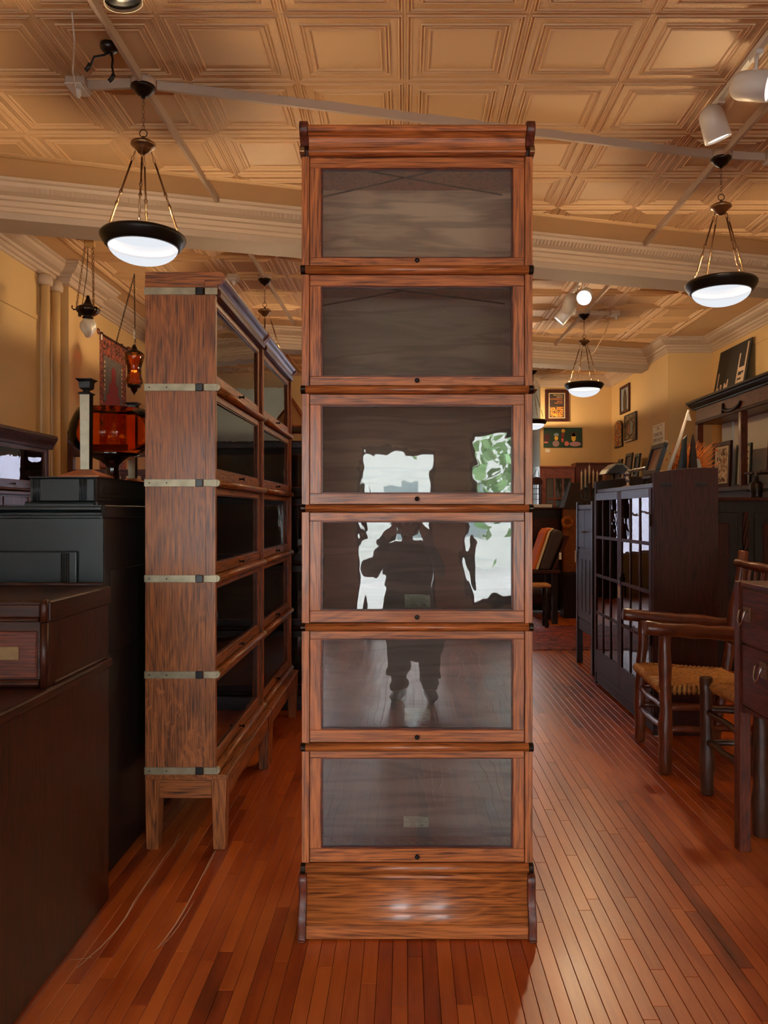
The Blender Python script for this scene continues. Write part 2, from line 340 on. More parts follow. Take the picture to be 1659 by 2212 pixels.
def chain(mb, p0, p1, link=.03, R=.011, r=.0022):
    p0, p1 = Vector(p0), Vector(p1); d = p1-p0; n = max(2, int(d.length/(link*.72))); t = d.normalized()
    a = t.cross(Vector((0, 1, 0)) if abs(t.y) < .9 else Vector((1, 0, 0))).normalized(); b = t.cross(a)
    for i in range(n):
        c = p0+d*((i+.5)/n); mb.torus(c, R*.62, r, a if i % 2 else b, t, 10, 5, stretch=(link*.5)/(R*.62))
    return mb

# ================================================================== the room
XL, XR, XR2, YSTEP, YBACK = -3.42, 4.27, 3.66, 10.95, 13.95
YREC = 15.2      # recess behind the back wall's left end
fl = struct(MB().box(XL-.1, XR+.1, FRONT-.1, YREC, -.08, -.012).build('floor', M['gap']))
BW = .048
boards = []
rng = random.Random(3)
x = -3.4; col = 0
while x < 4.25:
    y = FRONT+rng.uniform(-.8, 0)
    while y < 14.0:
        ln = rng.choice((.35, .6, .8, 1.0, 1.3, 1.6))*rng.uniform(.8, 1.2)
        y0, y1 = max(y, FRONT), min(y+ln, 14.0)
        if y1-y0 > .05: boards.append((x, y0, x+BW, y1, min(1, max(0, rng.gauss(.5, .27)))))
        y += ln
    x += BW
def board_mb(mb, b, tints):
    x0, y0, x1, y1, t = b; g, c = .0006, .0012; n0 = len(mb.f)
    x0 += g; x1 -= g; y0 += g; y1 -= g
    vs = [(x0, y0, -.012), (x1, y0, -.012), (x1, y1, -.012), (x0, y1, -.012), (x0, y0, -c), (x1, y0, -c), (x1, y1, -c), (x0, y1, -c), (x0+c, y0+c, 0), (x1-c, y0+c, 0), (x1-c, y1-c, 0), (x0+c, y1-c, 0)]
    mb.add(vs, [(0, 1, 5, 4), (1, 2, 6, 5), (2, 3, 7, 6), (3, 0, 4, 7), (4, 5, 9, 8), (5, 6, 10, 9), (6, 7, 11, 10), (7, 4, 8, 11), (8, 9, 10, 11)])
    tints += [t]*(len(mb.f)-n0)
def set_tint(o, tints):
    at = o.data.attributes.new('tint', 'FLOAT', 'FACE'); at.data.foreach_set('value', tints)
def seen_size(b):
    ym = min(max(b[1], 2.25), b[3])
    if b[3] < 2.3: return 0
    ys = max(b[1], 2.23); xm = (b[0]+b[2])/2
    px0 = CX+xm/ys*F
    if not (0 < px0 < 1659): return 0
    if -.76 < xm < .9 and False: return 0
    p = CX+xm/ys*F; pyy = H/ys*F
    if pyy < 920 and 655 < p < 1150: return 0            # hidden behind the centre bookcase
    if xm < -1.11: return 0
    return (b[2]-b[0])/ys*F*(H/ys*F-H/b[3]*F)
order = sorted(range(len(boards)), key=lambda i: -seen_size(boards[i]))
near = set(order[:290])
rest = MB(); rt = []
for i, b in enumerate(boards):
    if i in near:
        mb = MB(); tt = []; board_mb(mb, b, tt); o = mb.build('floor_board', M['floor'], fl); set_tint(o, tt)
    else: board_mb(rest, b, rt)
o = rest.build('floor_boards', M['floor'], fl, kind='stuff'); set_tint(o, rt)
# pale scratches where something was dragged
def scratch(pts, wd):
    mb = MB(); P = [AT(px, py, H*F/(py-CY)) for px, py in pts]
    vs = []
    for i, p in enumerate(P):
        t = (P[min(i+1, len(P)-1)]-P[max(0, i-1)]).normalized(); n = Vector((-t.y, t.x, 0)); k = 1.5*wd*(.4+.6*math.sin(PI*(i+.5)/len(P)))
        vs += [(p.x+n.x*k, p.y+n.y*k, .0008), (p.x-n.x*k, p.y-n.y*k, .0008)]
    mb.add(vs, [(2*i, 2*i+1, 2*i+3, 2*i+2) for i in range(len(P)-1)]); return mb.build('scratch', M['dust'], fl)
scratch([(388, 1800), (376, 1826), (352, 1856), (334, 1884), (312, 1916), (290, 1948), (272, 1982), (250, 2012), (216, 2048), (190, 2070), (166, 2092)], .0022)
scratch([(462, 1842), (450, 1866), (432, 1902), (414, 1936), (398, 1966), (380, 1996), (352, 2034), (340, 2048)], .0018)
scratch([(416, 1800), (408, 1820), (398, 1840)], .001); scratch([(466, 1838), (456, 1860), (440, 1892)], .001); scratch([(150, 2074), (176, 2072), (200, 2068)], .0012)
scratch([(420, 1946), (404, 1972), (384, 2004), (362, 2032), (330, 2056)], .001)

T = .10
def wall(name, x0, x1, y0, y1, z0=0, z1=CEIL, m='wall'): return struct(MB().box(x0, x1, y0, y1, z0, z1).build(name, M[m]))
wall('wall_left', XL-T, XL, FRONT, YREC)
wall('wall_right', XR, XR+T, FRONT, YSTEP)
wr = MB(); wr.box(XR2, XR+T, YSTEP, YSTEP+T, 0, CEIL); wr.box(XR2, XR2+T, YSTEP+T, YBACK+T, 0, CEIL)
struct(wr.build('wall_inner_right', M['wall']))
wall('wall_back', 2.40, XR2, YBACK, YBACK+T)
bw = MB(); bw.box(XL, -1.4, YBACK, YBACK+T, 0, CEIL); bw.box(-.5, .4, YBACK, YBACK+T, 0, CEIL); bw.box(-1.4, -.5, YBACK, YBACK+T, 0, .7); bw.box(-1.4, -.5, YBACK, YBACK+T, 2.15, CEIL); struct(bw.build('wall_back_left', M['wall']))
rw = MB(); rw.box(.3, .9, YREC, YREC+T, 0, CEIL); rw.box(2.2, XR2, YREC, YREC+T, 0, CEIL); rw.box(.9, 2.2, YREC, YREC+T, 0, .5); rw.box(.9, 2.2, YREC, YREC+T, 2.6, CEIL)
struct(rw.build('wall_recess', M['wall_daylit']))
def sash(name, x0, x1, z0, z1, y):
    fr = MB(); fr.box(x0, x0+.05, y, y+.06, z0, z1); fr.box(x1-.05, x1, y, y+.06, z0, z1); fr.box(x0, x1, y, y+.06, z0, z0+.05); fr.box(x0, x1, y, y+.06, z1-.05, z1); fr.box(x0, x1, y, y+.06, (z0+z1)/2-.02, (z0+z1)/2+.02)
    o = struct(fr.build(name, M['white'])); MB().box(x0+.05, x1-.05, y+.028, y+.033, z0+.05, z1-.05).build('pane', M['glass_clear'], o)
sash('window_4', .9, 2.2, .5, 2.6, YREC+.02); sash('window_5', -1.4, -.5, .7, 2.15, YBACK+.02)
wall('wall_recess_left', .3, .4, YBACK+T, YREC, m='wall_daylit'); wall('wall_recess_right', 2.40, 2.40+T, YBACK+T, YREC, m='wall_daylit')
# corner pilaster and pipes on the left wall
struct(MB().box(XL, XL+.12, 7.72, 8.5, 0, CEIL-.2).build('trim_1', M['wall']), 'shallow pilaster on the left wall')
pil = bpy.data.objects['trim_1']
MB().box(XL-.005, XL+.16, 7.66, 8.56, CEIL-.2, CEIL-.16).build('pilaster_cap', M['crown'], pil, bevel=.01)
for i, (py_, yy) in enumerate(((0, 7.36), (0, 7.58))):
    t = thing('wall_pipe', ('cream painted riser pipe on the left wall, the one nearer the shop front', 'cream painted riser pipe on the left wall, the one beside the pilaster')[i], 'pipe', (XL+.055, yy, 0), group='riser pipes on the left wall')
    MB().tube([(0, 0, 0), (0, 0, CEIL-.19)], .042, 14).build('pipe_run', M['wall'], t)
    MB().lathe([(.044, CEIL-.30), (.066, CEIL-.29), (.07, CEIL-.25), (.056, CEIL-.2)], seg=14).build('pipe_collar', M['crown'], t)
# thin picture rails
struct(MB().box(XL, XL+.012, 5.6, 7.30, 2.62+.62, 2.62+.66).build('trim_2', M['wall']))
struct(MB().box(XR-.012, XR, 7.0, YSTEP, 3.50, 3.525).build('trim_3', M['wall']))
# front wall with shop windows and glazed door (behind the viewer)
fw = MB(); xs = [XL-T, WIN[0][0], WIN[0][1], WIN[1][0], WIN[1][1], WIN[2][0], WIN[2][1], XR+T]
for k in (0, 2, 4, 6): fw.box(xs[k], xs[k+1], FRONT-T, FRONT, 0, 2.70)
for (a, b, c, d) in WIN[:3]: fw.box(a, b, FRONT-T, FRONT, 0, c); fw.box(a, b, FRONT-T, FRONT, d, 2.70)
fw.box(XL-T, XR+T, FRONT-T, FRONT, 2.99, CEIL); fw.box(XL-T, XR+T, FRONT-T, FRONT, 2.7, 2.84); fw.box(XL-T, -3.2, FRONT-T, FRONT, 2.84, 2.99); fw.box(4.0, XR+T, FRONT-T, FRONT, 2.84, 2.99)
struct(fw.build('wall_front', M['wall']))
for i, (a, b, c, d) in enumerate(WIN):
    nm = ('window_1', 'door_1', 'window_2', 'window_3')[i]
    fr = MB(); s_ = .05
    fr.box(a, a+s_, FRONT-.09, FRONT-.01, c, d); fr.box(b-s_, b, FRONT-.09, FRONT-.01, c, d); fr.box(a, b, FRONT-.09, FRONT-.01, c, c+s_); fr.box(a, b, FRONT-.09, FRONT-.01, d-s_, d)
    if i >= 2: fr.box((a+b)/2-.025, (a+b)/2+.025, FRONT-.08, FRONT-.02, c, d)
    o = struct(fr.build(nm, darkw('Z')))
    MB().box(a+s_, b-s_, FRONT-.055, FRONT-.049, c+s_, d-s_).build('pane', M['glass_clear'], o)
# ------------------------------------------------------------------ ceiling, beams
cl = struct(MB().box(XL-T, XR+T, FRONT-T, YREC+T, CEIL+.004, CEIL+.1).build('ceiling', M['ceil']))
A1, A2 = math.atan(.278), math.atan(.285)
def skew(y0, ang): return lambda u, v: (u*math.cos(ang)-v*math.sin(ang), y0+u*math.sin(ang)+v*math.cos(ang))
B1, B2 = skew(6.45, A1), skew(10.62, A2)
CROWN = [(0, 0), (.17, 0), (.17, -.022), (.152, -.03), (.14, -.055), (.105, -.082), (.06, -.098), (.05, -.12), (.03, -.126), (.028, -.16), (.012, -.168), (.010, -.195), (0, -.2)]
def crown_run(mb, p0, p1, nrm, z=CEIL, sc=1.0, m0=0, m1=0):   # profile swept from p0 to p1 along the wall line, projecting along nrm; m0, m1 mitre the ends (+1 outside, -1 inside corner)
    p0, p1, nr = Vector(p0+(0,)), Vector(p1+(0,)), Vector(nrm+(0,)).normalized(); n = len(CROWN); o = len(mb.v)
    tt = (p1-p0).normalized()
    for p, mt in ((p0, -tt*m0), (p1, tt*m1)):
        for a, b in CROWN: q = p+nr*a*sc+mt*a*sc; mb.v.append((q.x, q.y, z+b*sc))
    for i in range(n): mb.f.append([o+i, o+(i+1) % n, o+n+(i+1) % n, o+n+i]); mb.sm.append(False)
    mb.f += [[o+i for i in range(n)], [o+n+i for i in range(n)][::-1]]; mb.sm += [False, False]
def dentils(mb, p0, p1, nrm, z=CEIL, step=.034):
    p0, p1, nr = Vector(p0+(0,)), Vector(p1+(0,)), Vector(nrm+(0,)).normalized(); d = (p1-p0); L_ = d.length; t = d/L_
    for k in range(int(L_/step)):
        a = p0+t*(k*step); b = a+t*(step*.55)
        vs = []
        for q in (a, b):
            for pr, h in ((.139, -.05), (.152, -.056), (.118, -.086), (.103, -.082)): w_ = q+nr*pr; vs.append((w_.x, w_.y, z+h))
        mb.add(vs, [(0, 1, 5, 4), (1, 2, 6, 5), (2, 3, 7, 6), (0, 3, 2, 1), (4, 5, 6, 7)])
def beam(name, B, ang, u0, u1, thick, zb):
    t_ = []
    mb = MB(); pts = [B(u0, .18), B(u1, .18), B(u1, .18+thick), B(u0, .18+thick)]
    mb.prism(pts, 'z', zb, CEIL); o = struct(mb.build(name, M['beam']))
    for v, s in ((.18, -1), (.18+thick, 1)):
        n = (-math.sin(ang)*s, math.cos(ang)*s); c = MB(); crown_run(c, B(u0, v), B(u1, v), n); c.build('crown_moulding', M['crown'], o)
        if s < 0: d = MB(); dentils(d, B(u0+.3, v), B(u1-.3, v), n); d.build('dentil_band', M['crown'], o, kind='stuff')
    return o
beam('trim_4', B1, A1, -3.15, 4.75, .32, 3.62)
beam('trim_5', B2, A2, -3.25, 4.05, .32, 3.60)
cm = MB(); crown_run(cm, (XL, FRONT), (XL, 7.72), (1, 0), m1=-1); crown_run(cm, (XL, 7.72), (XL+.12, 7.72), (0, -1), m0=-1, m1=1); crown_run(cm, (XL+.12, 7.72), (XL+.12, 8.5), (1, 0), m0=1, m1=1)
crown_run(cm, (XL+.12, 8.5), (XL, 8.5), (0, 1), m0=1, m1=-1); crown_run(cm, (XL, 8.5), (XL, YBACK), (1, 0), m0=-1); struct(cm.build('trim_6', M['crown']))
cm = MB(); crown_run(cm, (XR, FRONT), (XR, YSTEP), (-1, 0), m1=-1); struct(cm.build('trim_8', M['crown']))
cm = MB(); crown_run(cm, (XR, YSTEP), (XR2, YSTEP), (0, -1), m0=-1, m1=1); dm = MB(); dentils(dm, (XR-.19, YSTEP), (XR2-.1, YSTEP), (0, -1)); o = struct(cm.build('trim_9', M['crown'])); dm.build('dentil_band', M['crown'], o, kind='stuff')
cm = MB(); crown_run(cm, (XR2, YSTEP), (XR2, YBACK), (-1, 0), m0=1, m1=-1); struct(cm.build('trim_10', M['crown']))
cm = MB(); crown_run(cm, (2.40, YBACK), (XR2, YBACK), (0, -1), m0=1, m1=-1); dm = MB(); dentils(dm, (2.40, YBACK), (XR2-.19, YBACK), (0, -1)); o = struct(cm.build('trim_11', M['crown'])); dm.build('dentil_band', M['crown'], o, kind='stuff')
cm = MB(); crown_run(cm, (2.40, YREC), (2.40, YBACK), (-1, 0), m1=1); struct(cm.build('trim_12', M['crown']))
# tin ceiling tiles
TP = .605; hh = TP/2
PROF = [(hh, -.004), (hh-.004, -.001), (.290, -.001), (.287, -.008), (.283, -.001), (.275, -.001), (.272, -.008), (.267, -.001), (.224, -.001), (.221, -.009), (.216, -.002), (.207, -.002), (.204, -.008), (.200, -.002), (.181, -.002), (.178, -.009), (.173, .0)]
tv, tf = [], []
for m_, z_ in PROF: tv += [(-m_, -m_, z_), (m_, -m_, z_), (m_, m_, z_), (-m_, m_, z_)]
for i in range(len(PROF)-1):
    for k in range(4): tf.append((4*i+k, 4*i+(k+1) % 4, 4*i+4+(k+1) % 4, 4*i+4+k))
tf.append(tuple(range(4*len(PROF)-4, 4*len(PROF))))
tile_me = bpy.data.meshes.new('tin_tile'); tile_me.from_pydata(tv, [], tf); tile_me.materials.append(M['tile'])
def inv(B0y, ang):
    def f(x_, y_): dx, dy = x_, y_-B0y; return dx*math.cos(ang)+dy*math.sin(ang), -dx*math.sin(ang)+dy*math.cos(ang)
    return f
I1, I2 = inv(6.45, A1), inv(10.62, A2)
def clip_tile(cx_, cy_, planes):      # planes: (point, outward normal); the tile is kept on the inner side
    cut = False
    for p, n in planes:
        ds = [(Vector((cx_+sx*hh, cy_+sy*hh, 0))-p).dot(n) for sx in (-1, 1) for sy in (-1, 1)]
        if min(ds) > -.02: return None
        if max(ds) > 0: cut = True
    if not cut: return tile_me
    bm = bmesh.new(); bm.from_mesh(tile_me)
    for p, n in planes: bmesh.ops.bisect_plane(bm, geom=bm.verts[:]+bm.edges[:]+bm.faces[:], plane_co=p-Vector((cx_, cy_, 0)), plane_no=n, clear_outer=True)
    if not bm.faces: bm.free(); return None
    me = bpy.data.meshes.new('tin_tile'); bm.to_mesh(me); bm.free(); me.materials.append(M['tile']); return me
n1, n2 = Vector((-math.sin(A1), math.cos(A1), 0)), Vector((-math.sin(A2), math.cos(A2), 0))
def pt(B, v): q = B(0, v); return Vector((q[0], q[1], 0))
zones = [(range(-5, 6), range(-1, 7), [(pt(B1, -.36), n1)]),
         (range(-5, 6), range(4, 14), [(pt(B1, .98), -n1), (pt(B2, -.36), n2)]),
         (range(-3, 5), range(11, 17), [(pt(B2, .95), -n2), (Vector((0, 13.5, 0)), Vector((0, 1, 0)))])]
for cols, rows, planes in zones:
    for i in cols:
        for j in rows:
            cx_, cy_ = (i+.5)*TP, 3.815+(j+.5)*TP-.0
            px_, py_ = CX+cx_/cy_*F, CY-(CEIL-H)/cy_*F
            if px_ < -180 or px_ > 1840 or py_ < -160: continue
            me = clip_tile(cx_, cy_, planes)
            if me is None: continue
            o = bpy.data.objects.new('tin_tile', me); C.objects.link(o); o.parent = cl; o.location = (cx_, cy_, CEIL)
# edge mouldings around the tile fields
def edge(p0, p1):
    mb = MB(); p0, p1 = Vector(p0+(CEIL,)), Vector(p1+(CEIL,)); t = (p1-p0).normalized(); n = Vector((-t.y, t.x, 0))
    for off, r in ((-.02, .012), (0, .018), (.022, .012)): mb.tube([p0+n*off, p1+n*off], r, 8)
    return mb.build('edge_moulding', M['tile'], cl)
edge(B1(-3.1, -.36), B1(4.6, -.36)); edge(B1(-3.0, .98), B1(3.9, .98)); edge(B2(-3.0, -.36), B2(3.85, -.36))
edge((-3.025, 6.6), (-3.025, 9.7)); edge((3.63, 8.4), (3.63, 11.3)); edge((-3.0, 13.5), (3.3, 13.5))
# outside the shop front
ob = struct(MB().box(-14, 14, -26, FRONT-T, -.2, -.1).build('street_pavement', M['pave']))
fc = thing('added_street_building', 'pale building added across the street to dim the sky mirrored in the bookcase glass', 'building', (0, -19, -.1))  # added to dim the horizon seen through the shop windows
MB().box(-12, 12, -3, 0, 0, 5.2).build('facade', plain('pale_render', (220, 224, 218), .8, noise=.08, nscale=.6), fc)
for k in range(-5, 6): MB().box(k*2.1-.5, k*2.1+.5, -.1, .03, 1.0, 2.7).build('window', plain('street_window', (96, 110, 112), .2), fc)
MB().box(-12.2, 12.2, -3.1, .2, 5.2, 5.5).build('cornice', M['pave'], fc)
tr = thing('street_tree', 'leafy green street tree outside the shop window, mirrored in the glass', 'tree', (2.6, -9.0, -.1))
MB().tube([(0, 0, 0), (.05, 0, 1.2), (0, .05, 2.6)], [.14, .11, .08], 8).build('trunk', M['bark_dark'], tr)
lm = MB(); rg = random.Random(5)
for k in range(900):
    a, b_, c_ = rg.gauss(0, .8), rg.gauss(0, .7), rg.gauss(2.6, .75)
    c_ = max(.7, c_); u = Vector((rg.gauss(0, 1), rg.gauss(0, 1), rg.gauss(0, 1))).normalized()*.13; v = u.cross(Vector((rg.random(), rg.random(), rg.random()))).normalized()*.09
    p = Vector((a, b_, c_)); lm.add([p-u, p+v, p+u, p-v], [(0, 1, 2, 3)])
fo = lm.build('foliage', M['leaf'], tr, kind='stuff')
t2 = dup(tr, (-.1, 19.0, -.1), 'leafy tree outside the back window, mirrored in the banded bookcase glass')
struct(MB().box(-8, 10, YREC+T, 30, -.2, -.1).build('yard_pavement', M['pave']))
struct(MB().box(-8, 10, 21, 21.2, -.1, 3.2).build('wall_yard_added', plain('grey_violet_render', (158, 156, 172), .9, noise=.15, nscale=1)))  # unseen wall added to cut and tint light at the back windows

# ================================================================== sectional bookcases
def knob_mb(c, r=.008, l=.02):
    return MB().lathe([(r*.55, 0), (r*.5, -l*.35), (r*.8, -l*.5), (r*1.05, -l*.75), (r*.8, -l), (.0, -l*1.03)], c, 14, 'y')
def rod_profile(z0, z1, out, n=7):       # half-round nosing, (y, z)
    zc, r = (z0+z1)/2, (z1-z0)/2
    return [(.02, z0)]+[(-out*math.cos(a)+.0, zc+r*math.sin(a)) for a in [(-PI/2)+PI*i/n for i in range(n+1)]]+[(.02, z1)]
def section(root, W, D, z0, z1, rh, W1, W2, st, trail, brail, recess, glassm, capm, ends=.0, side_t=.018, seed=0, dark_back=False, knobs='disc', rail_out=.016, caps=(1, 1), backm=None):
    """one glazed section from z0 (underside of its nosing) to z1; W1 for lengthwise wood, W2 for upright wood"""
    rg = random.Random(seed)
    s = MB(); s.box(0, side_t, .0, D, z0, z1); s.box(W-side_t, W, .0, D, z0, z1); s.box(side_t, W-side_t, recess+.02, D-.008, z0, z0+.016); s.box(side_t, W-side_t, recess+.022, D-.008, z1-.010, z1)
    o = s.build('section', W2, root, bevel=.0015)
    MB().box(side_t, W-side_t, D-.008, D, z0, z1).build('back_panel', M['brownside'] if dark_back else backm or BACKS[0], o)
    g = .0015; a, b, zb, zt = side_t+g, W-side_t-g, z0+rh+g, z1-g; th = .02
    MB().box(a, b, recess, recess+th, zt-trail, zt).build('door_rail', W1, o, bevel=.0012)
    MB().box(a, b, recess, recess+th, zb, zb+brail).build('door_rail', W1, o, bevel=.0012)
    MB().box(a, a+st, recess, recess+th, zb+brail+.0006, zt-trail-.0006).build('door_stile', W2, o, bevel=.0012)
    MB().box(b-st, b, recess, recess+th, zb+brail+.0006, zt-trail-.0006).build('door_stile', W2, o, bevel=.0012)
    gx0, gx1, gz0, gz1 = a+st, b-st, zb+brail, zt-trail; q = .005; m = MB()
    for (p0, p1, p2, p3) in ((gx0, gx1, gz0, gz0+q), (gx0, gx1, gz1-q, gz1), (gx0, gx0+q, gz0+q, gz1-q), (gx1-q, gx1, gz0+q, gz1-q)): m.box(p0, p1, recess+.005, recess+th, p2, p3)
    m.build('glazing_bead', mahog('X'), o)
    cx_, cz_ = (gx0+gx1)/2, (gz0+gz1)/2
    p = MB().box(gx0-cx_+.001, gx1-cx_-.001, -.0012, .0012, gz0-cz_+.001, gz1-cz_-.001).build('glass_pane', glassm, o); p.location = (cx_, recess+.012, cz_)
    p.rotation_euler = (math.radians(rg.uniform(-.35, .35)), 0, math.radians(rg.uniform(-.35, .35)))
    if knobs == 'disc': knob_mb((W/2, recess, zb+brail/2)).build('knob', M['knob'], o)
    else: MB().lathe([(.009, 0), (.005, -.004), (.004, -.012), (.006, -.018), (.010, -.021), (.010, -.024), (0, -.025)], (W/2, recess, zb+brail/2), 12, 'y').build('knob', M['knob'], o)
    MB().prism(rod_profile(z0, z0+rh, rail_out), 'x', .012 if caps[0] else 0, W-(.012 if caps[1] else 0), True).build('nosing', W1, o)
    e = rod_profile(z0-.0012, z0+rh+.0012, rail_out+.002)
    if caps[0]: MB().prism(e, 'x', -.002, .014).build('end_cap', capm, o, bevel=.001)
    if caps[1]: MB().prism(e, 'x', W-.014, W+.002).build('end_cap', capm, o, bevel=.001)
    return o
# ---- the tall centre bookcase
YF = 2.70; S_ = YF/F
x_l, x_r = PX(651.5, YF), PX(1150.5, YF); Wc = x_r-x_l; Dc = .27
bc = thing('sectional_bookcase', 'tall narrow six-section honey oak bookcase standing alone in the aisle', 'bookcase', (x_l, YF, 0))
def z_(py): return PZ(py, YF)
rails = [(573.5, 592.5), (833, 850.5), (1090, 1106), (1346, 1363), (1605, 1622.5), (1864, 1885)]
tops = [338, 592.5, 850.5, 1106, 1363, 1622.5]
glz = [(365, 553), (621, 810), (878, 1063.5), (1129.5, 1317), (1384.5, 1575), (1642, 1831.5)]
secs = []
for k in range(6):
    rt_, rb_ = rails[k]; z1_ = z_(tops[k]); z0_ = z_(rb_); rh_ = (rb_-rt_)*S_
    s = section(bc, Wc, Dc, z0_, z1_, rh_, oak('X'), oak('Z'), 24*S_, (glz[k][0]-5-tops[k])*S_, (rt_-glz[k][1]-4)*S_, .004, M['glass_dust_haze'], M['bronze'], side_t=.0265, seed=k+11, backm=BACKS[k])
    secs.append(s)
# scissor slides in the two upper sections
def arm(sec, p0, p1, yy, nm='slide_arm'):
    a = Vector((PX(p0[0], yy+YF)-x_l, yy, PZ(p0[1], yy+YF))); b = Vector((PX(p1[0], yy+YF)-x_l, yy, PZ(p1[1], yy+YF)))
    MB().tube([a, b], .003, 6).build(nm, M['bronze'], sec)
arm(secs[0], (777, 367), (1084, 421), .10); arm(secs[0], (955, 366), (696, 426), .085)
arm(secs[1], (826, 622), (1090, 656), .10); arm(secs[1], (870, 628), (698, 660), .085)
# paper labels on the back boards
def paper_label(sec, cx_px, y0_, y1_, w_px, torn=0):
    yb = YF+Dc-.010; sc = yb/F
    xc = PX(cx_px, yb)-x_l; za, zb = PZ(y1_, yb), PZ(y0_, yb); hw = w_px*sc/2
    pts = [(xc-hw, za), (xc+hw*.98, za), (xc+hw, za+.02), (xc+hw*.96, zb-.008), (xc+hw*.9, zb-.003), (xc, zb), (xc-hw, zb)]
    MB().prism(pts, 'y', Dc-.0096, Dc-.0086).build('paper_label', M['paper'], sec)
    R_ = (PI/2, 0, 0); yy = Dc-.0100; h_ = zb-za
    text('The Globe-Wernicke Co.\nSectional Bookcase', h_*.155, M['ink'], sec, (xc, yy, za+h_*.74), R_)
    text('PATTERN              GRADE', h_*.085, M['grey_ink'], sec, (xc, yy, za+h_*.36), R_)
    text('111\u00bd - 198', h_*.27, M['ink'], sec, (xc, yy, za+h_*.17), R_)
    ru = MB(); 
    for zz in (za+h_*.08, za+h_*.44, za+h_*.55, za+h_*.93): ru.box(xc-hw*.9, xc+hw*.88, yy, yy+.0003, zz-.0004, zz+.0004)
    ru.build('printed_rule', M['grey_ink'], sec, kind='stuff')
paper_label(secs[3], 902, 1284, 1312, 56); paper_label(secs[4], 902, 1530, 1557, 56); paper_label(secs[5], 899, 1763, 1787, 54)
# crown
f = lambda o_, py: (o_, z_(py))
crp = [f(.02, 338), f(-.010, 337.5), f(-.018, 334), f(-.019, 330), f(-.014, 326.5), f(-.008, 325), f(-.005, 318), f(-.006, 310), f(-.012, 302), f(-.022, 296), f(-.032, 292), f(-.036, 288), f(-.036, 283), f(-.030, 278.5), f(-.022, 276.5), f(-.01, 276), f(Dc, 277), f(Dc, 338)]
MB().prism(crp, 'x', .026, Wc-.026, False).build('crown', oak('X'), bc)
ear = [f(.02, 318), f(-.008, 318), f(-.012, 312), f(-.024, 304), f(-.036, 297), f(-.042, 289), f(-.042, 280), f(-.036, 272.5), f(-.024, 269), f(-.006, 268), f(Dc, 270), f(Dc, 338), f(.02, 338)]
for xa in (-.004, Wc-.0255): MB().prism(ear, 'x', xa, xa+.0295, True).build('crown_bracket', mahog('Z'), bc, bevel=.004, seg=2)
capp = [f(.02, 337.5), f(-.012, 337), f(-.020, 332), f(-.018, 324), f(-.010, 317), f(.02, 316)]
for xa in (-.005, Wc-.012): MB().prism(capp, 'x', xa, xa+.017).build('corner_cap', M['oldbrass'], bc, bevel=.001)
# plinth
zb0 = 0.0
pl = [(.02, z_(1885)), (-.004, z_(1886)), (-.010, z_(1889)), (-.012, z_(1893)), (-.010, z_(1900)), (-.008, z_(1915)), (-.010, z_(1935)), (-.016, z_(1952)), (-.026, z_(1964)), (-.034, z_(1974)), (-.036, z_(1984)), (-.034, z_(1988)), (.02, z_(1988))]
MB().prism(pl, 'x', .018, Wc-.018, True).build('plinth_moulding', oak('X'), bc)
MB().box(.016, Wc-.016, -.036, Dc, 0.004, z_(1988.5)).build('plinth_board', oak('X'), bc, bevel=.003)
pe = [(.02, z_(1885)), (-.006, z_(1886)), (-.016, z_(1892)), (-.020, z_(1902)), (-.017, z_(1920)), (-.018, z_(1940)), (-.026, z_(1955)), (-.040, z_(1968)), (-.046, z_(1982)), (-.045, z_(2000)), (-.048, z_(2015)), (-.056, .004), (-.05, 0), (Dc, 0), (Dc, z_(1885))]
for xa in (-.008, Wc-.020): MB().prism(pe, 'x', xa, xa+.028, True).build('plinth_bracket', mahog('Z'), bc, bevel=.005, seg=2)

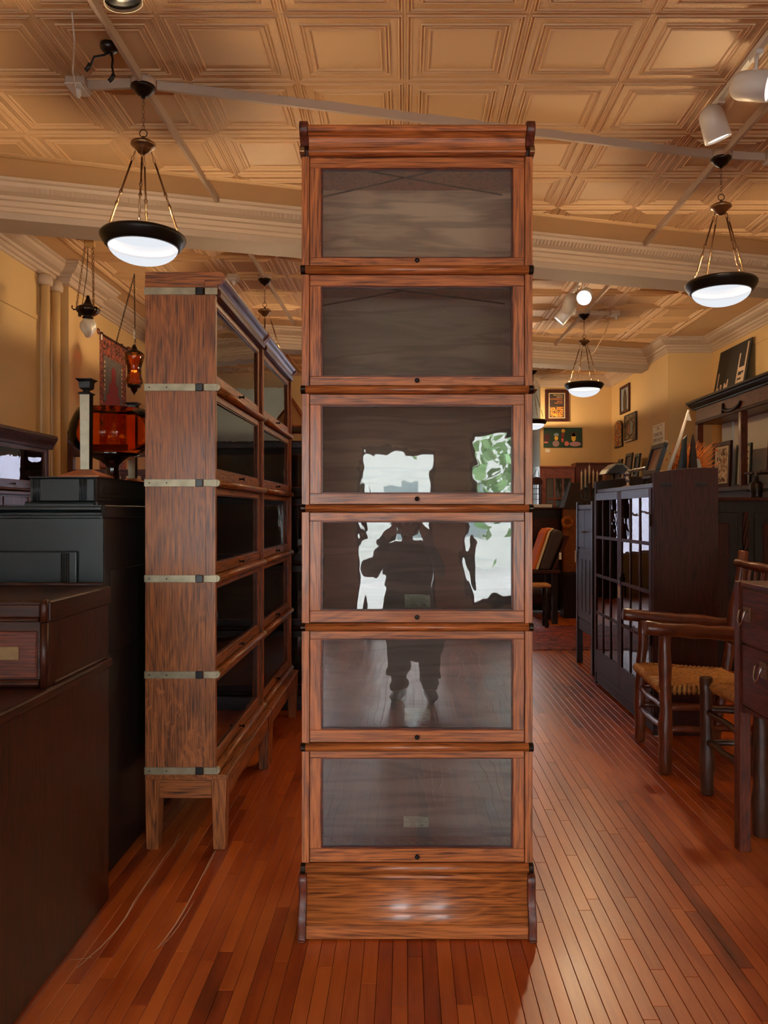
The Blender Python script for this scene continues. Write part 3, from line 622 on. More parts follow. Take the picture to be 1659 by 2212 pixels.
# ---- the pair with metal bands on the left, fronts facing the aisle (local x runs along the aisle)
YL, XLF = 3.381, -.813; SL = YL/F
def zl(py): return PZ(py, YL)
def banded(loc, W, label, near):
    t = thing('sectional_bookcase', label, 'bookcase', loc, PI/2, 'pair of banded oak bookcases')
    D = .304; by = [629.5, 837, 1043.3, 1250, 1457.5, 1664.5]; hb = .0155
    for k in range(5):
        z1_, z0_ = zl(by[k])-hb, zl(by[k+1])-hb
        s = section(t, W, D, z0_, z1_, 2*hb, oak2('X'), oak2('Z'), .048, .030, .046, .016, M['glass'], M['nickel'], seed=31+k+(0 if near else 10), dark_back=True, knobs='spool', side_t=.02)
        if near:    # the end panel that faces the shop front: stile, panel and metal band
            MB().box(-.003, .001, .043, D-.002, z0_+2*hb, z1_).build('end_panel', (oakflake if k == 4 else oak2)('Z'), s)
            MB().box(-.004, .001, .001, .0405, z0_+2*hb, z1_).build('end_stile', oak2('Z'), s)
            MB().box(-.007, .001, .086, D+.002, z0_, z0_+2*hb).build('metal_band', M['nickel'], s, bevel=.0008)
            MB().box(-.006, .001, -.006, .050, z0_+.001, z0_+2*hb-.001).build('metal_band', M['nickel'], s, bevel=.0008)
            MB().box(-.009, -.002, .054, .084, z0_-.001, z0_+2*hb+.001).build('band_clip', M['black'], s, bevel=.002)
            for yy in (D-.02, D-.095): MB().lathe([(.003, 0), (.003, -.0015), (0, -.002)], (-.007, yy, z0_+hb), 8, 'x').build('screw', M['black'], s)
    zt, zc = zl(587), zl(by[0])+hb
    cw = [(.02, zc-2*hb), (-.012, zc-2*hb), (-.018, zc-hb), (-.012, zc), (-.006, zc+.004), (-.008, zc+.014), (-.016, zc+.026), (-.028, zc+.036), (-.034, zc+.046), (-.034, zc+.055), (-.026, zt-.012), (-.014, zt-.008), (D, zt-.006), (D, zc-2*hb)]
    MB().prism(cw, 'x', .026, W-.026).build('crown', mahog('X'), t)
    er = [(D, zc), (.048, zc), (-.004, zc), (-.010, zc+.008), (-.026, zc+.024), (-.036, zc+.034), (-.040, zc+.046), (-.036, zt-.010), (-.026, zt-.003), (-.012, zt), (D, zt)]
    for xa in (-.002, W-.026): MB().prism(er, 'x', xa, xa+.028).build('crown_bracket', oak2('Y'), t, bevel=.004, seg=2)
    if near:
        MB().box(-.004, 0, .046, D, zc+.001, zt-.034).build('end_panel', oak2('Y'), t, bevel=.003)
        z0_ = zl(by[0])-hb
        MB().box(-.007, .001, .086, D+.002, z0_, z0_+2*hb).build('metal_band', M['nickel'], t, bevel=.0008)
        MB().box(-.006, .001, -.006, .046, z0_+.001, z0_+2*hb-.001).build('metal_band', M['nickel'], t, bevel=.0008)
        MB().box(-.009, -.002, .052, .084, z0_-.001, z0_+2*hb+.001).build('band_clip', M['black'], t, bevel=.002)
    # stand with four tapered legs
    zt0, z1_, z2_ = zl(by[5])-hb, zl(1683.5), zl(1725)
    tp = [(-.048, zt0-.003), (-.052, zt0-.008), (-.050, z1_+.004), (-.044, z1_), (D, z1_), (D, zt0), (-.03, zt0)]
    MB().prism(tp, 'x', -.004, W+.0).build('stand_top', oak2('X'), t, bevel=.0015)
    MB().box(.05, W-.05, -.040, -.020, z2_, z1_).build('apron', oak2('X'), t, bevel=.001)
    for xx in (.004, W-.024): MB().box(xx, xx+.02, .02, D-.05, z2_, z1_).build('apron', oak2('Y'), t, bevel=.001)
    for xx in (0, W-.066):
        for yy, sg in ((-.046, 1), (D-.064, -1)):
            wt, wb = .066, .052; m = MB(); ya = (yy, yy+wt); yb_ = (yy+.006, yy+.006+wb) if sg > 0 else (yy+.008, yy+.008+wb)
            m.add([(xx, ya[0], z1_), (xx+wt, ya[0], z1_), (xx+wt, ya[1], z1_), (xx, ya[1], z1_), (xx+.003, yb_[0], 0), (xx+.003+wb, yb_[0], 0), (xx+.003+wb, yb_[1], 0), (xx+.003, yb_[1], 0)],
                  [(0, 1, 2, 3), (4, 7, 6, 5), (0, 4, 5, 1), (1, 5, 6, 2), (2, 6, 7, 3), (3, 7, 4, 0)]); m.build('leg', oak2('Z'), t, bevel=.002)
    return t
banded((XLF, YL, 0), 1.125, 'oak sectional bookcase with metal bands on its end panel, nearer of the pair', True)
banded((XLF, YL+1.136, 0), 1.115, 'oak sectional bookcase behind the banded one, farther of the pair', False)

# ---- other sectional bookcases in the back
t = thing('sectional_bookcase', 'dark slate sectional bookcase glimpsed between the banded pair and the tall centre bookcase', 'bookcase', (-1.02, 5.78, 0))
for k, (za, zb_) in enumerate(((.10, .58), (.58, 1.06), (1.06, 1.55), (1.55, 1.92))):
    section(t, .86, .3, za, zb_, .03, blackw('X'), slatew('Z'), .04, .04, .05, .004, M['glass'], M['bronze'], seed=60+k, dark_back=True)
MB().box(-.01, .87, -.02, .31, 1.92, 1.975).build('crown', slatew('X'), t, bevel=.006); MB().box(-.01, .87, -.02, .31, 0, .10).build('plinth_board', slatew('X'), t, bevel=.004)
t = thing('sectional_bookcase', 'dark red-brown glazed cabinet against the left wall under the riser pipes', 'bookcase', (-3.0, 5.45, 0), PI/2)
D_ = .34; W_ = 1.18
section(t, W_, D_, 1.62, 1.99, .02, plumw('X'), plumw('Z'), .045, .035, .06, .006, M['glass'], M['bronze'], seed=71, dark_back=True)
cw = [(.02, 1.98), (-.015, 1.98), (-.02, 2.0), (-.03, 2.02), (-.05, 2.05), (-.06, 2.07), (-.055, 2.092), (-.03, 2.10), (D_, 2.10), (D_, 1.98)]
MB().prism(cw, 'x', -.03, W_+.04).build('crown', darkw('X'), t)
MB().box(0, W_, 0, D_, .1, 1.615).build('case', plumw('Z'), t)
MB().box(-.015, W_+.015, -.02, D_, 1.585, 1.615).build('ledge', plumw('X'), t, bevel=.005); MB().box(-.01, W_+.01, -.015, D_, 0, .1).build('plinth_board', plumw('X'), t)
for i in range(3):
    xa = .03+i*.383
    d = MB().box(xa, xa+.36, -.012, .0, .14, 1.57).build('door', plumw('Z'), t, bevel=.002)
    MB().box(xa+.06, xa+.30, -.016, -.010, .22, 1.49).build('door_panel', plumw('Z'), d, bevel=.006)

# ================================================================== pendants, spots, wiring
def pendant(loc, label):
    t = thing('pendant_lamp', label, 'lamp', loc, 0, 'bowl pendants on chains')
    MB().lathe([(.068, 0), (.068, -.045)], seg=28).build('ceiling_box', M['crown'], t)
    MB().lathe([(.066, -.045), (.066, -.056), (.058, -.066), (.052, -.068), (.046, -.082), (.028, -.096), (.012, -.102), (.010, -.112), (0, -.113)], seg=28).build('canopy', M['bronze'], t)
    chain(MB(), (0, 0, -.110), (0, 0, -.285), .030, .011, .0022).build('chain', M['oldbrass'], t, kind='stuff')
    MB().torus((0, 0, -.306), .021, .0028, (1, 0, 0), (0, 0, 1), 20, 6).build('hanging_ring', M['bronze'], t)
    MB().lathe([(.006, -.322), (.010, -.335), (.016, -.345), (.050, -.352), (.066, -.362), (.069, -.372), (.062, -.380), (.048, -.386), (.046, -.396), (.036, -.402), (.030, -.414), (.012, -.424), (0, -.426)], seg=28).build('hub', M['oldbrass'], t)
    for k in range(4):
        a = math.radians(12+90*k); d = Vector((math.cos(a), math.sin(a), 0))
        p0, p1 = d*.042+Vector((0, 0, -.405)), d*.196+Vector((0, 0, -.872)); u = (p1-p0)
        m = MB(); q0, q1 = p0+u*.13, p0+u*.88; m.tube([q0, q1], .0055, 8); o = m.build('arm', M['oldbrass'], t)
        c = MB(); w_ = u.normalized()
        for f0 in (.5, .64): 
            b = p0+u*f0; c.tube([b-w_*.016, b-w_*.008, b, b+w_*.008, b+w_*.016], [.006, .008, .0105, .008, .006], 10)
        c.build('collar', M['oldbrass'], o, kind='stuff')
        c = MB(); chain(c, p0, q0, .030, .010, .002); chain(c, q1, p1, .032, .011, .002); c.build('hook_chain', M['oldbrass'], o, kind='stuff')
    MB().lathe([(.186, -.878), (.200, -.868), (.222, -.872), (.232, -.884), (.232, -.896), (.224, -.904), (.222, -.914), (.212, -.922), (.208, -.934), (.196, -.944), (.186, -.946), (.184, -.93), (.186, -.878)], seg=48).build('rim', M['rim'], t)
    pr = [(.188*math.cos(q), -.935-.098*math.sin(q)) for q in [i/10*PI/2 for i in range(11)]]
    MB().lathe(pr, seg=40).build('glass_bowl', M['bowl'], t)
    for k in range(3):
        a = 2*PI*k/3+.5; d = bpy.data.lights.new('pendant_bulb', 'POINT'); d.energy = PEND_W/3; d.color = PEND_COL; d.shadow_soft_size = .05
        l = bpy.data.objects.new('pendant_bulb', d); C.objects.link(l); l.location = (loc[0]+.105*math.cos(a), loc[1]+.105*math.sin(a), loc[2]-.905)
    return t
pend = [((-1.46, 4.39), 'bowl pendant lamp hanging in front of the banded oak bookcase, left in the photo'), ((2.12, 5.28), 'bowl pendant lamp at the right edge, beneath the pair of white spots'),
        ((-1.43, 8.02), 'small far bowl pendant half hidden above the banded bookcase crown'), ((2.15, 9.45), 'bowl pendant lamp in front of the framed poster on the back wall'), ((2.15, 13.2), 'farthest bowl pendant, cut by the right edge of the centre bookcase')]
for (a, b), lb in pend: pendant((a, b, CEIL), lb)

def conduit(p0, p1, label, w_=.013):
    a, b = Vector(p0+(CEIL-.012,)), Vector(p1+(CEIL-.012,))
    t = (b-a).normalized(); n = Vector((-t.y, t.x, 0))*w_; dz = Vector((0, 0, -.040)); m = MB()
    m.add([a+n+Vector((0, 0, .012)), a-n+Vector((0, 0, .012)), b-n+Vector((0, 0, .012)), b+n+Vector((0, 0, .012)), a+n*.8+dz, a-n*.8+dz, b-n*.8+dz, b+n*.8+dz], [(0, 1, 2, 3), (4, 7, 6, 5), (0, 4, 5, 1), (1, 5, 6, 2), (2, 6, 7, 3), (3, 7, 4, 0)])
    return tag(m.build('conduit', M['crown']), label, 'conduit', 'surface wiring on the ceiling')
conduit((-1.78, 4.41), (-1.53, 4.395), 'short cable channel between the left outlet box and the left pendant')
conduit((-1.39, 4.41), (2.05, 5.265), 'long cable channel crossing the ceiling slantwise above the centre bookcase')
conduit((2.19, 5.28), (2.42, 5.30), 'short cable channel between the right pendant and its outlet box')
conduit((-1.46, 2.6), (-1.46, 4.32), 'cable channel along the ceiling from the left pendant towards the viewer')
conduit((-1.46, 4.46), (-1.44, 6.02), 'cable channel running from the left pendant back to the near beam')
conduit((2.14, 3.6), (2.12, 5.21), 'cable channel along the ceiling from the right pendant towards the viewer')
conduit((2.12, 5.35), (2.14, 7.0), 'cable channel running from the right pendant back to the near beam')
conduit((2.15, 7.8), (2.15, 9.38), 'cable channel in the far bay coming up to the poster pendant')
conduit((2.15, 9.52), (2.14, 11.2), 'cable channel in the far bay behind the poster pendant')
conduit((2.22, 9.45), (2.46, 9.46), 'short cable channel between the poster pendant and its outlet box')
conduit((-1.43, 6.9), (-1.43, 7.95), 'cable channel in the far bay in front of the small far pendant')
conduit((-1.43, 8.09), (-1.41, 10.0), 'cable channel in the far bay behind the small far pendant')
def outlet(loc, label, plug=True):
    t = thing('outlet_box', label, 'outlet', loc, 0, 'ceiling outlet boxes')
    MB().box(-.055, .055, -.055, .055, -.055, .0).build('box', M['crown'], t, bevel=.004)
    MB().box(-.045, .045, -.085, .055, -.062, -.055).build('cover_plate', M['white'], t, bevel=.002)
    if plug: MB().lathe([(.018, 0), (.018, -.03), (.010, -.05), (0, -.052)], (.01, -.03, -.062), 12).build('plug', M['white'], t)
outlet((-1.83, 4.41, CEIL), 'white ceiling outlet box left of the left pendant, with a plugged cord')
outlet((2.48, 5.30, CEIL), 'ceiling outlet box beside the right pendant at the picture edge')
outlet((2.52, 9.46, CEIL), 'ceiling outlet box right of the poster pendant with an orange plug')
outlet((-1.75, 8.02, CEIL), 'ceiling outlet box left of the small far pendant')
tag(MB().tube([(-1.83, 4.38, CEIL-.10), (-1.80, 4.30, CEIL-.12), (-1.74, 4.12, CEIL-.10), (-1.66, 3.95, CEIL-.05), (-1.60, 3.78, CEIL-.02)], .004, 6).build('power_cord', M['white']), 'white cord from the left outlet box up along the ceiling', 'cord')
tag(MB().tube([AT(1318, 690, 9.44), AT(1306, 722, 9.7), AT(1284, 760, 10.3), AT(1240, 792, 11.6), AT(1195, 812, 13.0), AT(1168, 818, 13.7)], .0055, 6).build('power_cord', M['cream']), 'thin pale cord sagging from the far outlet box to the back wall', 'cord')
t = thing('wire_stub', 'black ceiling wire box with two dangling connectors beside the cable channel', 'wiring', (-1.53, 4.07, CEIL))
MB().lathe([(.045, 0), (.045, -.025), (.03, -.04), (0, -.042)], seg=16).build('junction_disc', M['black'], t)
for nm, pts in (('lead', [(0, 0, -.04), (-.02, -.01, -.06), (-.07, -.02, -.075), (-.085, -.02, -.11), (-.10, -.02, -.13)]), ('lead', [(.01, 0, -.04), (.02, -.005, -.08), (.018, -.01, -.12), (.026, -.01, -.16), (.018, -.01, -.18)])):
    o = MB().tube(pts, .006, 6).build(nm, M['black'], t); e = Vector(pts[-1]); MB().tube([e+Vector((.01, 0, .02)), e, e+Vector((-.016, 0, -.016))], .011, 8).build('connector', M['black'], o)
# track and spots
def track(x, y0, y1, label): return tag(MB().box(x-.017, x+.017, y0, y1, CEIL-.03, CEIL).build('light_track', M['white'], bevel=.002), label, 'track')
track(1.83, 2.9, 4.78, 'white light track carrying the two spots at the right'); track(1.83, 7.9, 8.75, 'white light track carrying the spots in the far bay'); track(-1.18, 2.4, 3.35, 'white light track at the top left picture edge')
def spot(tr, head, aim, label, lit=False, size=1.0, mat='white', power=0):
    t = thing('track_spot', label, 'spotlight', tr, 0, 'track spot heads')
    hd = Vector(head)-Vector(tr); z = Vector(aim).normalized()
    q = z.to_track_quat('Z', 'Y').to_matrix()
    def R(m):
        m.v = [tuple(q @ (Vector(v)*size)+hd) for v in m.v]; return m
    MB().box(-.02, .02, -.045, .045, -.022, 0.0).build('track_adapter', M['white'], t, bevel=.003)
    side = q @ Vector((0, .062, -.02)) if abs((q @ Vector((0, 1, 0))).z) > .2 else q @ Vector((-.062, 0, -.02))
    up = hd+q @ Vector((0, 0, -.035))*size
    MB().tube([(0, 0, -.02), (0, 0, (up.z-.02)/2), up+Vector((0, 0, .04))*size], .011, 8).build('stem', M['white'], t)
    pr = [(0, -.095)]+[(.072*math.sin(a), -.03-.066*math.cos(a)) for a in [i/6*PI/2 for i in range(1, 7)]]+[(.078, .11), (.074, .11), (.070, .0), (0, -.01)]
    R(MB().lathe(pr, seg=32)).build('housing', M[mat], t)
    R(MB().lathe([(0, .098), (.073, .098), (.073, .092), (0, .092)], seg=28)).build('lamp_face', M['spot_face'] if lit else M['black'], t)
    if power:
        d = bpy.data.lights.new('spot_beam', 'SPOT'); d.energy = power; d.color = (1, .70, .40); d.spot_size = math.radians(62); d.spot_blend = .6; d.shadow_soft_size = .09
        l = bpy.data.objects.new('spot_beam', d); C.objects.link(l); p = Vector(head)+z*.12*size; l.location = p; l.rotation_euler = (-z).to_track_quat('Z', 'Y').to_euler()
spot((1.83, 4.10, CEIL-.03), (1.81, 4.15, 3.70), (.85, -.58, -.32), 'white spot pointing right with its lit face showing, upper one at the right', True, 1.0, power=70)
spot((1.83, 4.59, CEIL-.03), (1.80, 4.60, 3.735), (.32, .12, -.85), 'white spot pointing down with no lit face, lower one at the right', True, .98, power=70)
spot((-1.18, 3.18, CEIL-.03), (-1.16, 3.18, 3.625), (.16, .1, -.95), 'silver grey spot cut off by the top picture edge', False, 1.0, 'nickel')
spot((1.83, 8.10, CEIL-.03), (1.86, 8.12, 3.69), (-.35, -.9, -.52), 'lit white spot in the far bay facing the viewer', True, 1.0, power=SPOT_W)
spot((1.83, 8.35, CEIL-.03), (1.76, 8.36, 3.68), (-.15, .35, -.7), 'white spot in the far bay turned away from the viewer, left of the lit one', True, 1.0, power=80)
spot((1.83, 8.62, CEIL-.03), (1.75, 8.62, 3.62), (-.5, .1, -.55), 'white spot in the far bay turned sideways, lowest of the three', True, .9, power=60)
t = thing('smoke_detector', 'small white round detector under the near beam at the right edge', 'detector', (B1(3.38, .34)[0], B1(3.38, .34)[1], 3.62))
MB().lathe([(.055, 0), (.055, -.02), (.045, -.03), (0, -.032)], seg=24).build('body', M['white'], t)

# ================================================================== hanging antiques, wall rug
t = thing('oil_lamp', 'bronze lobed hanging lamp with frosted flame glass on three chains', 'lamp', (-2.82, 7.0, CEIL))
MB().box(-.03, .06, -.02, .02, -.06, 0).build('hook_block', M['wall'], t, bevel=.004)
def zd(py, Y=7.0): return PZ(py, Y)-CEIL
zb_ = zd(668)
m = MB(); seg = 48; pr = [(0, .125), (.012, .12), (.018, .09), (.035, .05), (.06, .028), (.092, .018), (.106, 0), (.100, -.022), (.075, -.045), (.045, -.058), (.035, -.062), (.048, -.072), (.048, -.082), (.03, -.088), (0, -.088)]
m.lathe(pr, (0, 0, zb_), seg)
for i, v in enumerate(m.v):
    r = math.hypot(v[0], v[1]); hz = v[2]-zb_
    if .03 < r and -.05 < hz < .04: a = math.atan2(v[1], v[0]); k = 1-.10*abs(math.cos(a*7)); m.v[i] = (v[0]*k, v[1]*k, v[2])
m.build('font', M['bronze'], t)
MB().tube([(-.10, 0, zb_), (-.125, -.01, zb_-.005), (-.14, -.01, zb_+.012), (-.135, -.01, zb_+.03)], [.008, .006, .005, .007], 8).build('spout', M['bronze'], t)
fl_ = MB(); pr = [(.03, -.088), (.05, -.10), (.060, -.13), (.058, -.17), (.045, -.21), (.022, -.245), (0, -.255)]; fl_.lathe(pr, (0, 0, zb_), 36)
for i, v in enumerate(fl_.v):
    a = math.atan2(v[1], v[0]); hz = v[2]-zb_; k = 1+.2*math.sin(a*4+hz*40); fl_.v[i] = (v[0]*k, v[1]*k, v[2])
fl_.build('flame_glass', M['frost'], t)
for a0 in (200, 320, 80):
    a = math.radians(a0); c = MB(); chain(c, (.045*math.cos(a)+.02, .02*math.sin(a), -.05), (.095*math.cos(a), .095*math.sin(a), zb_+.01), .036, .013, .0026); c.build('chain', M['oldbrass'], t, kind='stuff')
MB().tube([(.0, 0, -.06), (-.01, 0, -.3), (-.05, 0, zb_+.05), (-.07, 0, zb_-.04)], .003, 6).build('lamp_cord', M['bronze'], t)
MB().box(-.085, -.06, -.012, .012, zb_-.065, zb_-.035).build('plug', M['black'], t, bevel=.002)

YA = 7.96
t = thing('swag_lamp', 'amber swirled glass hanging lamp beside the wall rug', 'lamp', (PX(290, YA), YA, CEIL)); k_ = YA/F
def za(py): return PZ(py, YA)-CEIL
g = MB(); pr = [(19.5, 763), (20.5, 768), (19, 778), (15.5, 790), (14, 802), (14.5, 813), (17.5, 822), (17.8, 827), (14, 832)]
g.lathe([(r*k_, za(y)) for r, y in pr], seg=40)
for i, v in enumerate(g.v):
    a = math.atan2(v[1], v[0]); k = 1+.035*math.sin(a*14+v[2]*26); g.v[i] = (v[0]*k, v[1]*k, v[2])
g.build('glass_body', M['amber2'], t)
MB().lathe([(0, za(744)), (3*k_, za(745)), (6*k_, za(752)), (8*k_, za(756)), (14*k_, za(759)), (17*k_, za(762)), (19*k_, za(765)), (0, za(765))], seg=28).build('top_cap', M['bronze'], t)
MB().lathe([(14.5*k_, za(830)), (15*k_, za(833)), (13*k_, za(837)), (8*k_, za(839)), (6*k_, za(845)), (2*k_, za(850)), (0, za(855))], seg=28).build('bottom_cap', M['bronze'], t)
c = MB(); chain(c, (0, 0, -.02), (.01, 0, za(744)), .034, .011, .0024); chain(c, (0, 0, -.02), (PX(250, YA)-PX(290, YA), 0, za(744)), .034, .011, .0024); c.build('chain', M['bronze'], t, kind='stuff')
MB().tube([(0, 0, 0), (0, 0, -.05)], .006, 8).build('ceiling_hook', M['bronze'], t)
MB().box(-.008, .012, -.005, -.002, za(732), za(712)).build('price_tag', M['card'], t)
d = bpy.data.lights.new('amber_bulb', 'POINT'); d.energy = .8; d.color = (1, .6, .25); d.shadow_soft_size = .02
l = bpy.data.objects.new('amber_bulb', d); C.objects.link(l); l.location = (PX(290, YA), YA, PZ(795, YA))

# wall rug: woven pieces standing proud of each other
t = thing('hanging_rug', 'red and grey prayer rug hung on a rod against the left wall', 'rug', (XL+.10, 8.95, 0))
y0_, y1_ = -.42, .42; zt_, zb_ = 3.40, 1.95; X0 = 0
MB().box(-.012, 0, y0_, y1_, zb_, zt_).build('border', M['rugborder'], t, bevel=.003)
MB().box(-.002, .004, y0_+.14, y1_-.14, zb_+.05, zt_-.22).build('grey_field', M['ruggrey'], t)
cy_ = 0
pts = [(cy_-.27, zb_+.06), (cy_+.27, zb_+.06), (cy_+.27, zt_-.72), (cy_+.20, zt_-.72), (cy_+.20, zt_-.62), (cy_+.13, zt_-.62), (cy_+.13, zt_-.50), (cy_+.06, zt_-.50), (cy_+.06, zt_-.34), (cy_, zt_-.30), (cy_-.06, zt_-.34), (cy_-.06, zt_-.50), (cy_-.13, zt_-.50), (cy_-.13, zt_-.62), (cy_-.20, zt_-.62), (cy_-.20, zt_-.72), (cy_-.27, zt_-.72)]
MB().prism(pts, 'x', .0, .007).build('red_field', M['rugred'], t)
for dy, dz, s in ((0, .36, 1.0), (-.14, .22, .8), (.14, .22, .8)):
    MB().prism([(dy+.09*s*math.cos(a), zb_+dz+.17*s*math.sin(a)) for a in [2*PI*i/14 for i in range(14)]], 'x', .004, .009).build('motif', M['rugmotif'], t)
MB().prism([(.03*math.cos(a), zt_-.80+.10*math.sin(a)) for a in [2*PI*i/12 for i in range(12)]], 'x', .004, .009).build('motif', M['rugborder'], t)
st_ = MB()
for s in (-1, 1):
    for k in range(7): st_.box(.0, .006, s*(.262-.0)-.012, s*.262+.012, zt_-.30-k*.05, zt_-.275-k*.05)
st_.build('white_stepped_edge', M['cream'], t, kind='stuff')
MB().tube([(.0, y0_-.06, zt_), (.0, y1_+.06, zt_)], .014, 10).build('rod', darkw('Y'), t)
for s in (y0_-.07, y1_+.07): MB().lathe([(0, -.05), (.03, -.03), (.042, 0), (.03, .03), (0, .05)], (.0, s, zt_), 14, 'y').build('finial', mahog('Y'), t)
MB().box(-.09, 0.0, y0_+.1, y0_+.13, zt_-.03, zt_+.03).build('bracket', M['bronze'], t); MB().box(-.09, 0.0, y1_-.13, y1_-.1, zt_-.03, zt_+.03).build('bracket', M['bronze'], t)
MB().box(.012, .015, y1_+.07, y1_+.16, zt_-.25, zt_-.06).build('price_tag', M['card'], t); MB().box(.014, .017, y0_+.02, y0_+.06, zt_-.07, zt_-.01).build('price_tag', M['card'], t)

# ================================================================== left foreground furniture
# black-green cabinet
t = thing('painted_cabinet', 'black-green painted cabinet with fluted panel, behind the brown desk', 'cabinet', (-1.19, 3.09, 0))
def gx(px): return PX(px, 3.09)+1.19
def gz(py): return PZ(py, 3.09)
MB().box(-1.25, 0.0, .0, 1.12, .0, gz(1118)).build('carcase', M['brownside'], t, bevel=.002)
MB().box(-1.25, gx(227), -.014, .0, .05, gz(1119)).build('front', M['green'], t, bevel=.003)
cz = [(.0, gz(1119)), (-.014, gz(1119)), (-.014, gz(1114)), (-.024, gz(1112)), (-.024, gz(1108)), (-.018, gz(1106)), (-.032, gz(1101)), (-.032, gz(1096)), (-.026, gz(1094)), (-.026, gz(1091)), (.0, gz(1091))]
MB().prism(cz, 'x', -1.25, gx(224)).build('cornice', M['green'], t)
MB().box(-1.25, gx(224)+.006, .0, 1.13, gz(1119), gz(1091)).build('top_board', M['brownside'], t, bevel=.004)
p = MB().box(-1.25, gx(173), -.034, -.012, gz(1500), gz(1190)).build('raised_panel', M['green'], t, bevel=.005, seg=2)
for k in range(4):
    xc = gx(141.5+k*4.8); MB().tube([(xc, -.036, gz(1500)), (xc, -.036, gz(1194))], .0032, 8).build('flute', M['green'], p)
MB().box(-.004, .004, .07, .55, gz(1420), gz(1235)).build('side_panel', M['brownside'], t, bevel=.004)
# small fluted box on its top
t = thing('fluted_box', 'small black-green fluted chest standing on top of the painted cabinet', 'chest', (-1.215, 3.10, gz(1091)))
bz = PZ(1032, 3.1)-gz(1091); xl_ = PX(67, 3.1)+1.215
MB().box(xl_, 0, .0, 1.08, .014, bz).build('case', M['brownside'], t, bevel=.002)
MB().box(xl_, -.004, -.010, .001, .014, bz-.002).build('front', M['green'], t, bevel=.004)
pp = [(0, 0), (-.024, 0), (-.024, .005), (-.018, .007), (-.020, .011), (-.014, .014), (0, .014)]
MB().prism(pp, 'x', xl_-.014, -.004).build('base_moulding', M['green'], t); MB().box(xl_-.006, .004, 0, 1.08, 0, .014).build('base_board', M['brownside'], t)
for side in (0, 1):
    for k in range(5):
        xc = (xl_+.014+k*.0062) if side == 0 else (-.062+k*.0062); MB().tube([(xc, -.011, .016), (xc, -.011, bz-.006)], .0022, 8).build('flute', M['green'], t)
MB().box(-.001, .004, .02, 1.04, .03, bz-.012).build('side_frame', M['brownside'], t, bevel=.003); MB().box(.003, .006, .06, .40, .045, bz-.026).build('side_panel', M['brownside'], t, bevel=.003)
MB().box(xl_-.003, .006, -.012, 1.085, bz, bz+.004).build('top_board', M['brownside'], t)
BT = gz(1091)+bz+.004
def candlestick(loc, hs, label, s=1.0):
    t = thing('candlestick', label, 'candlestick', loc, 0, 'pair of square candlesticks')
    b = .082*s; m = MB()
    m.add([(-b, -b, 0), (b, -b, 0), (b, b, 0), (-b, b, 0), (-b, -b, .006), (b, -b, .006), (b, b, .006), (-b, b, .006), (-.02*s, -.02*s, .034*s), (.02*s, -.02*s, .034*s), (.02*s, .02*s, .034*s), (-.02*s, .02*s, .034*s)],
          [(3, 2, 1, 0), (0, 1, 5, 4), (1, 2, 6, 5), (2, 3, 7, 6), (3, 0, 4, 7), (4, 5, 9, 8), (5, 6, 10, 9), (6, 7, 11, 10), (7, 4, 8, 11), (8, 9, 10, 11)]); m.build('base', M['copper'], t)
    a0, a1 = .0175*s, .0195*s; z0, z1 = .034*s, hs
    for nm, mt, fs in (('shaft', M['bronze'], None),):
        MB().add([(-a0, -a0, z0), (a0, -a0, z0), (a0, a0, z0), (-a0, a0, z0), (-a1, -a1, z1), (a1, -a1, z1), (a1, a1, z1), (-a1, a1, z1)], [(3, 2, 1, 0), (4, 5, 6, 7), (0, 1, 5, 4), (1, 2, 6, 5), (2, 3, 7, 6), (3, 0, 4, 7)]).build(nm, mt, t)
    MB().add([(-a0, -a0-.0015, z0), (a0, -a0-.0015, z0), (a1, -a1-.0015, z1), (-a1, -a1-.0015, z1), (-a0, -a0+.002, z0), (a0, -a0+.002, z0), (a1, -a1+.002, z1), (-a1, -a1+.002, z1)], [(0, 1, 2, 3), (7, 6, 5, 4), (0, 4, 5, 1), (1, 5, 6, 2), (2, 6, 7, 3), (3, 7, 4, 0)]).build('lit_shaft_face', M['lit_ivory'], t, label='silvered face of the shaft with its lit tone painted in')  # pale front over a dark shaft paints its lit side
    m = MB(); o = 0
    def sq(lv):
        vs = []
        for r, z in lv: vs += [(-r, -r, z), (r, -r, z), (r, r, z), (-r, r, z)]
        fs = [(4*i+k, 4*i+(k+1) % 4, 4*i+4+(k+1) % 4, 4*i+4+k) for i in range(len(lv)-1) for k in range(4)]
        fs += [(3, 2, 1, 0), tuple(range(4*len(lv)-4, 4*len(lv)))]; return vs, fs
    h = hs; m.add(*sq([(r*s, h+z*s) for r, z in [(.022, 0), (.026, .004), (.024, .009), (.012, .012), (.010, .018), (.020, .024), (.022, .028), (.024, .052), (.030, .058), (.033, .060), (.033, .064)]])); m.build('socket', M['black'], t, bevel=.0008)
    return t
candlestick((-1.297, 3.205, BT), PZ(853, 3.2)-BT, 'nearer square candlestick with silvered shaft, in front of the amber bowl')
candlestick((PX(287, 4.06), 4.06, BT), PZ(897, 4.06)-BT, 'farther square candlestick seen through and behind the amber bowl')
YC = 3.80; kc = YC/F
t = thing('glass_compote', 'large amber glass footed bowl beside the candlesticks', 'bowl', (PX(243, YC), YC, BT))
def cz_(py): return PZ(py, YC)-BT
pr = [(72, 885), (79, 900), (87, 920), (90, 938), (88, 955), (78, 968), (66, 977), (60, 980)]
ou = [(r*kc, cz_(y)) for r, y in pr]; b_ = cz_(1030)
g = MB(); g.lathe(ou+[(.0, cz_(987))], seg=48); g.lathe([(r-.004, z) for r, z in ou]+[(0, cz_(984))], seg=48); g.build('bowl', M['amber'], t)
